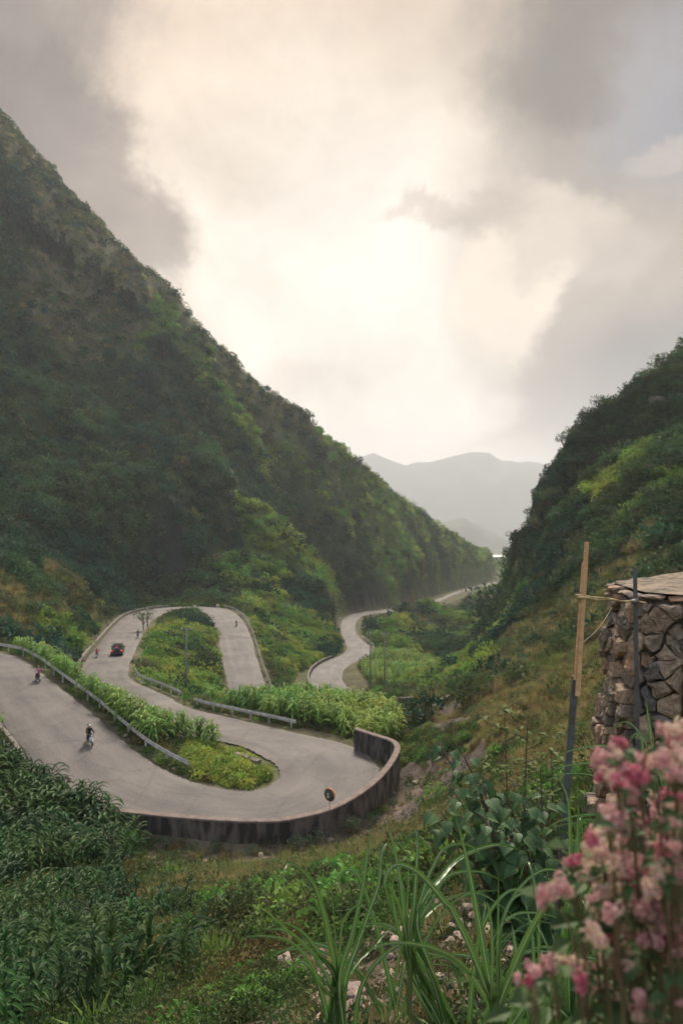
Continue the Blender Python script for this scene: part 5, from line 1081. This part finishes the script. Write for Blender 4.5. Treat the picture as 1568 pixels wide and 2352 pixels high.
def ribbon(mb, uvs, pts, wd, twist=0, face=Vector((0, -1, .5)), wprof=None):
    C_ = catmull([tuple(p) for p in pts], 7); n = len(C_); C_ = [Vector(p) for p in C_]; vs = []; tot = 0; S_ = [0]
    for i in range(1, n): tot += (C_[i]-C_[i-1]).length; S_.append(tot)
    for i, p in enumerate(C_):
        t = (C_[min(i+1, n-1)]-C_[max(i-1, 0)]).normalized(); u = S_[i]/tot; f = (face+Vector((math.sin(u*3+twist)*.5, 0, math.cos(u*2+twist)*.3))).normalized(); s = t.cross(f)
        s = s.normalized() if s.length > .05 else Vector((1, 0, 0)); nn = s.cross(t).normalized()
        w_ = wd*(min(1, .45+u*2.2))*(max(0, 1-u**2.6))**.8+.0008; ed = .0025*math.sin(i*1.9+twist)
        for k, q in enumerate((-1, -.55, -.10, .10, .55, 1)): vs.append(p+s*q*w_/2+nn*(abs(q)**1.3)*w_*.26+nn*(ed if abs(q) == 1 else 0))
    fs = []; mi = []
    b = len(mb.v); mb.v += [tuple(v) for v in vs]
    for i in range(n-1):
        for k in range(5):
            mb.f.append((b+i*6+k, b+i*6+k+1, b+(i+1)*6+k+1, b+(i+1)*6+k)); mb.m.append(1 if k == 2 and i < n*.85 else 0)
            uvs.append([(k/5, S_[i]), ((k+1)/5, S_[i]), ((k+1)/5, S_[i+1]), (k/5, S_[i+1])])
def z5(*p): return [(516.7+x*.4028, 1722.5+y*.4028) for x, y in p]
def z6(*p): return [(1033.5+x*.3409, 1665+y*.3409) for x, y in p]
def clump(label, base_px, Y, blades, stems=(), name='tall_grass_clump', extra=0, seed=0):
    rnd = random.Random(seed); b0 = P(base_px[0], base_px[1], Y); g = ground(b0.x, b0.y); o0 = Vector((b0.x, b0.y, g)); mb = MB(); uvs = []
    for (pp, wpx, dy) in blades:
        n = len(pp); pts = []
        for i, (x, y) in enumerate(pp):
            u = i/(n-1); pts.append(P(x, y, Y+dy*u**1.2)-o0)
        d = Vector((pts[0].x*.25, 0, -.05)) ; root_p = Vector((rnd.uniform(-.06, .06), rnd.uniform(-.05, .05), -.03))
        if pts[0].z > .25: pts = [root_p, root_p.lerp(pts[0], .5)+Vector((0, 0, pts[0].z*.08))]+pts
        ribbon(mb, uvs, pts, wpx/F*Y*1.15, rnd.uniform(0, 6))
    for k in range(extra):
        a = rnd.uniform(0, 6.28); L = rnd.uniform(.4, .95); ln = rnd.uniform(.25, .7); d = Vector((math.cos(a), math.sin(a)*.6, 0)); ht = rnd.uniform(.35, .95)
        pts = [Vector((rnd.uniform(-.08, .08), rnd.uniform(-.08, .08), -.03)), d*ln*.25+Vector((0, 0, L*ht*.7)), d*ln*.6+Vector((0, 0, L*ht)), d*ln*1.0+Vector((0, 0, L*ht*rnd.uniform(.7, 1.02)))]
        ribbon(mb, uvs, pts, rnd.uniform(.012, .028), rnd.uniform(0, 6))
    nb = len(mb.f)
    for (pp, r) in stems: mb.tube([Vector((0, 0, -.05))]+[P(x, y, Y)-o0 for x, y in pp], r, 7, 2)
    me = bpy.data.meshes.new(name); me.from_pydata(mb.v, [], mb.f)
    for m_ in (M_blade, M_rib, M_cane): me.materials.append(m_)
    me.polygons.foreach_set('material_index', mb.m); me.polygons.foreach_set('use_smooth', [True]*len(mb.f)); ul = me.uv_layers.new(name='leaf')
    for p in me.polygons:
        if p.index < nb:
            for k, li in enumerate(p.loop_indices): ul.data[li].uv = uvs[p.index][k]
    me.update(); o = bpy.data.objects.new(name, me); col.objects.link(o); o.location = o0; tag(o, label, 'grass clump'); return o
clump('leftmost clump of long arching grass blades, over the pale rubble', (772, 2340), 3.0, [
 (z5((630, 1260), (600, 1100), (560, 930), (510, 780), (440, 690), (370, 645), (340, 680), (330, 765)), 13, -.35),
 (z5((625, 1270), (500, 1150), (400, 1060), (310, 980), (220, 905), (120, 880)), 12, -.5),
 (z5((625, 1300), (550, 1180), (450, 1050), (350, 990), (270, 990), (195, 1030)), 10, -.3),
 (z5((620, 1400), (550, 1230), (450, 1100), (330, 1025), (210, 1027)), 11, .2),
 (z5((640, 1440), (560, 1350), (480, 1200), (400, 1110), (300, 1070), (180, 1060), (88, 1078)), 12, -.2),
 (z5((640, 1280), (625, 1050), (608, 780)), 5, 0), (z5((650, 1300), (720, 1060), (775, 820), (806, 620), (828, 430)), 14, .15),
 (z5((690, 1300), (760, 1100), (830, 900), (880, 750), (893, 590), (930, 532), (972, 610)), 13, .3), (z5((650, 1180), (665, 1000), (715, 915), (770, 883), (825, 930), (885, 985)), 7, -.2),
 (z5((680, 1350), (760, 1210), (850, 1120), (940, 1010)), 8, .3), (z5((640, 1400), (580, 1330), (500, 1250)), 8, -.3)], extra=2, seed=1)
clump('middle clump of grass with an upright cane and blades spreading both ways', (1050, 2345), 2.8, [
 (z5((1045, 1130), (1015, 900), (990, 700), (950, 500), (920, 375)), 15, .1), (z5((1060, 1130), (1075, 900), (1090, 650), (1092, 500), (1076, 385)), 14, .2), (z5((1050, 1100), (1045, 700), (1033, 455)), 5, 0),
 (z5((1080, 1050), (1130, 800), (1190, 650), (1250, 560), (1340, 535), (1420, 560), (1478, 632)), 10, .35),
 (z5((1095, 1000), (1150, 820), (1230, 720), (1300, 640), (1400, 580), (1568, 540), (1720, 590)), 15, .5),
 (z5((1050, 1200), (1030, 1050), (990, 880), (930, 775), (885, 765)), 11, -.3), (z5((1090, 1050), (1180, 850), (1260, 725), (1370, 692), (1480, 702), (1590, 755)), 10, .3),
 (z5((1040, 1150), (1000, 1060), (900, 1005), (820, 1000), (740, 1040)), 9, -.3), (z5((1060, 1150), (1120, 980), (1220, 880), (1350, 820), (1568, 800)), 8, .4),
 (z5((1050, 1250), (960, 900), (960, 730), (1010, 770), (1035, 900)), 11, -.1), (z5((1060, 1300), (1090, 1100), (1150, 900), (1180, 830), (1190, 1020)), 10, .1)],
 stems=((z5((1050, 1500), (1052, 1200), (1045, 950)), [.014, .013, .011, .006]),), extra=3, seed=2)
clump('tallest clump of grass whose widest blade arches far to the left', (1136, 2350), 2.35, [
 (z6((300, 1950), (240, 1600), (170, 1200), (100, 850), (28, 590)), 17, .1), (z6((300, 1950), (230, 1750), (130, 1500), (50, 1330), (0, 1230))+z5((1260, 880), (1180, 780), (1100, 700), (1010, 655), (950, 668), (910, 750), (940, 880), (972, 975)), 17, -.2),
 (z6((310, 1950), (320, 1500), (326, 990)), 6, 0), (z6((300, 1960), (220, 1800), (120, 1660), (0, 1560))+z5((1400, 1270), (1300, 1180), (1150, 1120), (1000, 1100), (880, 1115), (780, 1180), (715, 1270)), 13, -.4),
 (z6((320, 1950), (400, 1700), (560, 1350), (700, 1150), (910, 950)), 16, -.35), (z6((330, 1950), (330, 1450), (400, 1200), (500, 1135), (600, 1175), (710, 1280)), 8, .2),
 (z6((320, 1900), (330, 1400), (420, 1285), (540, 1265), (690, 1290), (790, 1345)), 8, .2)], extra=2, seed=3)
clump('short broad upright blades right of the tallest grass clump', (1195, 2350), 2.5, [
 (z6((500, 1980), (465, 1750), (440, 1500), (415, 1340)), 17, .1), (z6((560, 1950), (560, 1500), (530, 1300), (495, 1160)), 9, .1), (z6((590, 1860), (700, 1700), (850, 1480), (1010, 1340)), 14, -.2), (z6((560, 1800), (720, 1590), (850, 1520), (1000, 1480)), 12, -.2), (z6((640, 1900), (600, 1700), (590, 1450), (560, 1340)), 7, 0), (z6((700, 1950), (720, 1700), (700, 1480), (670, 1370)), 8, .1)], extra=3, seed=4)
clump('pair of broad upright blades rising behind the pink flowers', (1312, 2320), 2.55, [
 (z6((800, 1850), (790, 1300), (802, 800), (790, 520), (742, 380), (688, 250)), 15, .1), (z6((828, 1850), (842, 1300), (855, 800), (858, 390)), 15, .15), (z6((850, 1800), (870, 1300), (900, 1000), (960, 700)), 9, .3),
 (z6((800, 1200), (1040, 640), (1010, 605), (850, 612), (700, 665), (575, 755)), 9, .2), (z6((860, 1500), (1000, 900), (1130, 640), (1050, 610), (880, 680)), 8, .3), (z6((830, 1400), (980, 700), (820, 665), (700, 690), (560, 760)), 6, .2)], extra=3, seed=5)
clump('grass clump in front of the stone wall with one tall pointed blade', (1490, 1900), 3.3, [
 (z6((1440, 520), (1370, 200), (1340, 0), (1312, -190)), 19, .1), (z6((1400, 420), (1250, 300), (1150, 185), (1040, 142), (900, 152), (760, 192), (630, 275)), 9, -.2), (z6((1410, 450), (1180, 300), (1050, 265), (900, 260), (720, 295), (585, 400)), 9, -.2),
 (z6((1420, 480), (1150, 390), (1000, 348), (830, 325), (700, 352), (590, 420)), 8, -.1), (z6((1430, 480), (1300, 260), (1290, 110), (1240, 60), (1170, 190)), 11, .1), (z6((1440, 500), (1360, 260), (1290, 80), (1180, -20), (1040, 60)), 9, .2), (z6((1450, 480), (1470, 250), (1460, 60)), 14, .2), (z6((1430, 500), (1330, 330), (1260, 230), (1130, 170)), 9, .1)], extra=4, seed=6)
clump('small loose grass clump rooted in the rubble between the two left clumps', (905, 2350), 3.3, [], extra=11, seed=11)
clump('small grass clump behind the middle clump, in front of the heart-leaved shrub', (1095, 2240), 3.9, [], extra=12, seed=12)
clump('dense low grass clump right at the bottom, beside the pink flowers', (1255, 2352), 2.7, [], extra=16, seed=13)
clump('thin grass clump half hidden behind the pink flowers at the wall foot', (1385, 2150), 3.2, [], extra=14, seed=14)
# ------------------------------------------------------------------ broadleaf shrub and saplings
M_bl = mat('heart_leaves', (.045, .105, .04), rough=.6, spec=.35, c2=(.08, .15, .06), scale=3, trans=.22)
M_bl2 = mat('yellow_green_leaves', (.16, .22, .05), rough=.6, c2=(.10, .16, .05), scale=3, trans=.3)
def heart(mb, p, d, up, L, mi=0):
    d = d.normalized(); s = d.cross(up).normalized(); n = s.cross(d)
    prof = [(0, .0), (-.06, .20), (.08, .42), (.30, .50), (.55, .42), (.78, .22), (1.0, 0)]
    vs = [p+d*L*x+s*L*y*.95+n*(y*L*.28-L*.30*x*x) for x, y in prof]+[p+d*L*x-n*L*.30*x*x for x, y in prof[1:-1]]+[p+d*L*x-s*L*y*.95+n*(y*L*.28-L*.30*x*x) for x, y in prof[1:-1]]
    R_ = [0, 1, 2, 3, 4, 5, 6]; Mi = [0, 7, 8, 9, 10, 11, 6]; Lf = [0, 12, 13, 14, 15, 16, 6]
    fs = []
    for i in range(6):
        fs.append(tuple(dict.fromkeys((R_[i], R_[i+1], Mi[i+1], Mi[i])))); fs.append(tuple(dict.fromkeys((Mi[i], Mi[i+1], Lf[i+1], Lf[i]))))
    mb.add(vs, [f for f in fs if len(f) > 2], mi)
def shrub(label, Y, base, stems, leafL, ml, seed, nper=1.0):
    rnd = random.Random(seed); b = P(base[0], base[1], Y); g = ground(b.x, b.y); o0 = Vector((b.x, b.y, g)); root = empty('broadleaf_shrub', o0); tag(root, label, 'shrub'); ms = MB(); mf = MB()
    for tip, dy in stems:
        T = P(tip[0], tip[1], Y+dy)-o0; mid = T*.5+Vector((rnd.uniform(-.1, .1), rnd.uniform(-.1, .1), T.length*.12)); C_ = [Vector(p) for p in catmull([(0, 0, -.05), tuple(mid), tuple(T)], 7)]; n = len(C_); ms.tube(C_, [.012-.009*i/n for i in range(n)], 6)
        k = 3
        tl = sum((C_[i+1]-C_[i]).length for i in range(n-1)); cnt = int(tl*13*nper)
        for j in range(cnt):
            u = .28+.72*j/cnt; i = min(int(u*(n-1)), n-2); p = C_[i].lerp(C_[i+1], u*(n-1)-i); a = j*2.4+rnd.uniform(-.5, .5); d = Vector((math.cos(a), math.sin(a)*.9-.15, rnd.uniform(-.1, .35))); pl = leafL*rnd.uniform(.35, .7); q_ = p+d*pl; ms.tube([p, q_], .002, 4)
            heart(mf, q_, Vector((d.x, d.y-.25, rnd.uniform(-.75, -.1))), Vector((rnd.uniform(-.3, .3), rnd.uniform(-.3, .1), 1)), leafL*rnd.uniform(.65, 1.15)*(1.1-.35*u))
    ms.build('stem', M_bark, root, smooth=True); mf.build('foliage', ml, root); return root
shrub('dark shrub with large heart-shaped leaves between the long blades and the stone wall', 4.5, (1230, 2130), [((1010, 1705), .3), ((1060, 1725), .2), ((1030, 1800), .0), ((1010, 1860), -.2), ((1000, 1885), -.1), ((1075, 1775), .2), ((1110, 1800), 0), ((1100, 1870), -.3), ((1150, 1810), .2), ((1180, 1800), .1), ((1205, 1840), -.1), ((1240, 1835), .1), ((1265, 1830), .2), ((1280, 1880), 0), ((1180, 1900), -.3), ((1130, 1940), -.3), ((1080, 1960), -.2), ((1230, 1930), -.3), ((1290, 1960), -.1), ((1200, 1980), -.4), ((1260, 2010), -.3), ((1150, 2010), -.2)], .118, M_bl, 3)
shrub('low dark leafy shrub among the stones beneath the grass clumps', 4.0, (1230, 2320), [((1150, 2180), -.1), ((1200, 2150), .1), ((1260, 2200), 0), ((1100, 2250), -.2), ((1290, 2150), .1), ((1180, 2250), -.2)], .075, M_bl, 4)
def sapling(label, Y, base, tip, leafL, seed, nl=26, twigs=7):
    rnd = random.Random(seed); b = P(base[0], base[1], Y); g = ground(b.x, b.y); o0 = Vector((b.x, b.y, g)); T = P(tip[0], tip[1], Y)-o0; root = empty('sapling', o0); tag(root, label, 'sapling', 'thin saplings'); ms = MB(); mf = MB(); ms.tube([(0, 0, -.1), T*.5+Vector((.03, 0, 0)), T], [.018, .012, .004], 6)
    for k in range(twigs):
        u = .45+.55*k/twigs; p = T*u; a = rnd.choice((0, math.pi))+rnd.uniform(-.7, .7); L = rnd.uniform(.35, .7)*T.length*.35; q_ = p+Vector((math.cos(a)*L, math.sin(a)*L*.7, L*rnd.uniform(.3, .9))); ms.tube([p, (p+q_)/2+Vector((0, 0, -.02)), q_], [.007, .005, .002], 5)
        for j in range(nl//twigs+1):
            aa = rnd.uniform(0, 6.28); pp = p.lerp(q_, rnd.uniform(.5, 1)); leaf_quad(mf, pp, Vector((math.cos(aa), math.sin(aa), rnd.uniform(-.5, .3))), Vector((0, 0, 1)), leafL*rnd.uniform(.6, 1.2), leafL*.4)
    ms.build('stem', M_bark, root); mf.build('foliage', M_bl2, root)
sapling('thin sapling with green top left of the wooden pole, nearer the path', 9, (1160, 1850), (1158, 1650), .14, 1); sapling('thin sapling with a drooping feathery top, left of the wooden pole', 8.5, (1185, 1830), (1212, 1640), .16, 2, 60); sapling('low leafy sapling just right of the wooden pole', 8, (1260, 1850), (1265, 1745), .13, 3, 40)
sapling('low yellowish sapling standing just left of the steel part of the wooden pole', 7.5, (1235, 1880), (1240, 1760), .10, 5, 40)
# ------------------------------------------------------------------ pink flowers close to the lens
PINKS = [[(.72, .42, .42), (.82, .60, .55), (.62, .28, .34)], [(.80, .62, .54), (.74, .50, .47), (.62, .52, .34)], [(.58, .16, .24), (.66, .34, .38), (.48, .08, .16)]]
PM = [[mat('pink_petals', c_, rough=.7, trans=.3) for c_ in g_] for g_ in PINKS]
M_fleaf = mat('flower_leaves', (.05, .10, .035), rough=.6, c2=(.09, .14, .05), scale=10, trans=.25); M_fstem = mat('flower_stem', (.10, .13, .05), rough=.7, c2=(.15, .09, .06), scale=8)
def head_mesh(seed, pm):
    rnd = random.Random(seed); mb = MB(); lobes = [(rdir(rnd)*rnd.uniform(.2, .75), rnd.uniform(.3, .5)) for _ in range(7)]
    for i in range(120):
        lc, lr = lobes[i % 7]; d = rdir(rnd); p = lc+d*lr*rnd.uniform(.8, 1.05); t = d.orthogonal().normalized(); b = d.cross(t); mi = 0 if rnd.random() < .5 else rnd.choice((1, 2)); r = rnd.uniform(.15, .24)
        for k in range(5):
            a = k*1.2566; e = t*math.cos(a)+b*math.sin(a); f = t*math.cos(a+1.57)+b*math.sin(a+1.57)
            mb.add([p, p+e*r*.6+f*r*.32+d*r*.3, p+e*r+d*r*.35, p+e*r*.6-f*r*.32+d*r*.3], [(0, 1, 2, 3)], mi)
    o = mb.build('flower_head', pm); me = o.data; bpy.data.objects.remove(o); return me
HM = [[head_mesh(100+i*3+j, PM[i]) for j in range(2)] for i in range(3)]
HEADS = [(1145, 125, 50, 2), (1060, 230, 70, 0), (1020, 300, 55, 0), (1120, 380, 60, 2), (1240, 350, 90, 2), (1290, 270, 70, 0), (1390, 230, 85, 1), (1470, 260, 100, 1), (1530, 190, 60, 1), (1500, 120, 60, 2), (1480, 40, 60, 1), (1545, 20, 55, 1), (1540, 330, 70, 0), (1230, 470, 70, 0), (1180, 550, 80, 0), (1090, 570, 70, 1), (1430, 540, 85, 1), (1530, 530, 70, 1), (1120, 670, 95, 0), (1210, 730, 90, 0), (1010, 770, 90, 1), (960, 840, 75, 1), (1090, 830, 90, 1), (1190, 850, 70, 1), (1300, 650, 50, 2), (1460, 790, 60, 2), (1540, 840, 65, 0), (850, 910, 50, 2), (800, 915, 35, 2), (1010, 900, 60, 2), (950, 980, 60, 1), (1100, 1000, 90, 0), (1200, 960, 90, 0), (1330, 970, 90, 0), (1450, 980, 90, 0), (1540, 960, 70, 0), (620, 1190, 55, 0), (670, 1130, 65, 0), (750, 1080, 65, 0), (830, 1060, 55, 0), (920, 1060, 50, 1), (980, 1210, 50, 1), (1060, 1130, 80, 0), (1150, 1150, 90, 1), (1280, 1130, 90, 0), (1400, 1130, 90, 0), (1510, 1150, 80, 2), (1080, 1270, 85, 1), (1200, 1290, 90, 1), (1320, 1290, 95, 1), (1440, 1300, 90, 0), (1540, 1330, 70, 0), (970, 1430, 80, 1), (1150, 1420, 80, 1), (1240, 1400, 80, 1), (1350, 1420, 95, 2), (1480, 1430, 90, 2), (1180, 1490, 70, 1), (1050, 1550, 80, 1), (1270, 1530, 80, 0), (1450, 1530, 95, 0), (1550, 1480, 70, 2), (770, 1590, 55, 1), (660, 1620, 55, 0), (570, 1660, 60, 0), (520, 1740, 55, 2), (620, 1710, 50, 0), (850, 1620, 60, 1), (930, 1690, 90, 0), (1000, 1760, 60, 1), (880, 1740, 60, 2), (1260, 1620, 60, 0), (1310, 1860, 95, 1), (1400, 1940, 80, 1), (1540, 1870, 50, 1), (1350, 1980, 80, 1), (1290, 1930, 60, 0), (1420, 640, 60, 0), (1350, 860, 80, 1), (1500, 680, 60, 0)]
def flowers():
    rnd = random.Random(9); HEADS.extend([(min(1560, h[0]+rnd.uniform(-70, 70)), h[1]+rnd.uniform(-60, 60), h[2]*rnd.uniform(.45, .8), rnd.choice((0, 0, 1, 1, 1, 2))) for h in list(HEADS)+[q for q in HEADS if q[0] > 1000]]); hs = sorted(HEADS, key=lambda h: (round(h[1]/330), h[0])); i = 0; k = 0; words = ['uppermost', 'tall', 'leaning', 'left-reaching', 'spreading', 'crowded', 'pale', 'rosy', 'drooping', 'low', 'far-reaching', 'lowest', 'magenta-tipped', 'cream-tinged', 'bushy', 'short']
    groups = []
    while i < len(hs): m = rnd.choice((4, 5, 6)); groups.append(hs[i:i+m]); i += m
    for gi, gr in enumerate(groups):
        Y = rnd.uniform(.88, 1.2); mx = sum(h[0] for h in gr)/len(gr); my = sum(h[1] for h in gr)/len(gr); bx = 1033.5+mx*.3409; rp = P(max(1330, bx+60+rnd.uniform(-20, 60)), 2500, Y); g = ground(rp.x, rp.y); o0 = Vector((rp.x, rp.y, g)); root = empty('pink_flower_plant', o0)
        top = min(gr, key=lambda h: h[1]); left = min(gr, key=lambda h: h[0])
        ref = ('reaching up in front of the stone wall' if my < 500 else 'in front of the grass blades by the wall foot' if my < 900 else 'in the dense middle of the pink bush' if my < 1500 else 'over the dark leaves at the foot of the pink bush')
        tag(root, f'blurred pink flower plant {ref}', 'flowering plant', 'pink flower plants close to the lens'); hub = Vector(((P(bx, 1665+my*.3409, Y)-o0).x*.8, 0, (P(bx, 1665+my*.3409+120, Y)-o0).z)); ms = MB(); ms.tube([(0, 0, -.05), hub*.5+Vector((.02, .03, 0)), hub+Vector((0, .04, 0))], [.004, .003, .002], 6); ml = MB()
        for (hx, hy, hr, kind) in gr:
            yy = Y+rnd.uniform(-.07, .12); p = P(1033.5+hx*.3409, 1665+hy*.3409, yy)-o0; s = hr*.3409/F*yy*1.2; mid = hub.lerp(p, .5)+Vector((0, 0, .02)); ms.tube([hub, mid, p], [.0018, .0014, .001], 5)
            h = bpy.data.objects.new('flower_head', HM[kind][rnd.randint(0, 1)]); col.objects.link(h); h.parent = root; h.location = p; h.scale = (s*1.15, s, s); h.rotation_euler = (rnd.uniform(0, 6), rnd.uniform(0, 6), rnd.uniform(0, 6))
            for _ in range(1):
                a = rnd.uniform(0, 6.28); leaf_quad(ml, mid.lerp(p, rnd.random()*.7), Vector((math.cos(a), math.sin(a), rnd.uniform(-.4, .3))), Vector((0, -.3, 1)), rnd.uniform(.02, .04), .018)
        for _ in range(7):
            a = rnd.uniform(0, 6.28); q_ = hub*rnd.uniform(.55, 1.0); leaf_quad(ml, q_+Vector((rnd.uniform(-.05, .05), rnd.uniform(.03, .12), 0)), Vector((math.cos(a), math.sin(a), rnd.uniform(-.5, .3))), Vector((0, -.3, 1)), rnd.uniform(.035, .06), .032)
        ms.build('stem', M_fstem, root); ml.build('foliage', M_fleaf, root)
flowers()
# ------------------------------------------------------------------ far mountains and the air
M_far = mat('far_hill', (.06, .075, .045), rough=.95, spec=.1, c2=(.11, .10, .075), scale=.01, coord='w')
def mountain(name, prof, Y, depth, base_z, seed):
    prof = np.array(prof, float); n = 160; m = 40; xs = np.linspace(prof[0, 0], prof[-1, 0], n); ys = np.interp(xs, prof[:, 0], prof[:, 1])
    X = (xs-CX)/F*Y; Z = -(ys-CY)/F*Y; vs = []
    for j in range(m):
        t = j/(m-1)*2-1           # front foot -1, crest 0, back foot 1
        k = 1-abs(t)**1.15
        yy = Y+t*depth
        nz = fbm(X/(Y*.055)+seed, np.full(n, yy/(Y*.055)), 5, seed)
        for i in range(n):
            hh = base_z+(Z[i]-base_z)*k
            vs.append((X[i]+nz[i]*90*abs(t), yy+nz[i]*160*(1-k), hh+nz[i]*(Z[i]-base_z)*.45*min(1, abs(t)*4)*k+nz[i]*Y*.008))
    fs = [(j*n+i, j*n+i+1, (j+1)*n+i+1, (j+1)*n+i) for j in range(m-1) for i in range(n-1)]
    me = bpy.data.meshes.new(name); me.from_pydata(vs, [], fs); me.materials.append(M_far); me.polygons.foreach_set('use_smooth', [True]*len(fs)); me.update()
    o = bpy.data.objects.new(name, me); col.objects.link(o); o['kind'] = 'structure'
    o['label'] = 'hazy far mountain beyond the valley'
    return o
mountain('hills', [(300, 1176), (560, 1120), (760, 1070), (820, 1050), (860, 1036), (890, 1052), (930, 1068), (960, 1060), (1000, 1058), (1040, 1046), (1085, 1034), (1120, 1034), (1150, 1050), (1185, 1062), (1230, 1062), (1290, 1080), (1500, 1100), (1800, 1150)], 5200, 1000, -430, 3)
mountain('hills', [(700, 1240), (900, 1225), (985, 1212), (1020, 1200), (1065, 1188), (1085, 1200), (1120, 1222), (1160, 1246), (1260, 1260), (1400, 1240)], 3200, 520, -300, 8)
hz = MB(); zb = min(float(gz.min()), -480)-10; zt = max(float(gz.max()), 520)+15
hz.box((0, 0, (zb+zt)/2), (14000, 14000, zt-zb))
hm = bpy.data.materials.new('haze_air'); hm.use_nodes = True; hm.node_tree.nodes.clear()
ho = N(hm.node_tree, 'ShaderNodeOutputMaterial'); hv = N(hm.node_tree, 'ShaderNodeVolumePrincipled'); hm.node_tree.links.new(hv.outputs[0], ho.inputs['Volume'])
hv.inputs['Color'].default_value = (.88, .92, 1, 1); hv.inputs['Density'].default_value = HAZE; hv.inputs['Anisotropy'].default_value = .2
haze = hz.build('haze', hm); haze['kind'] = 'stuff'; haze['label'] = 'pale bluish haze filling the valley air'; haze['category'] = 'haze'
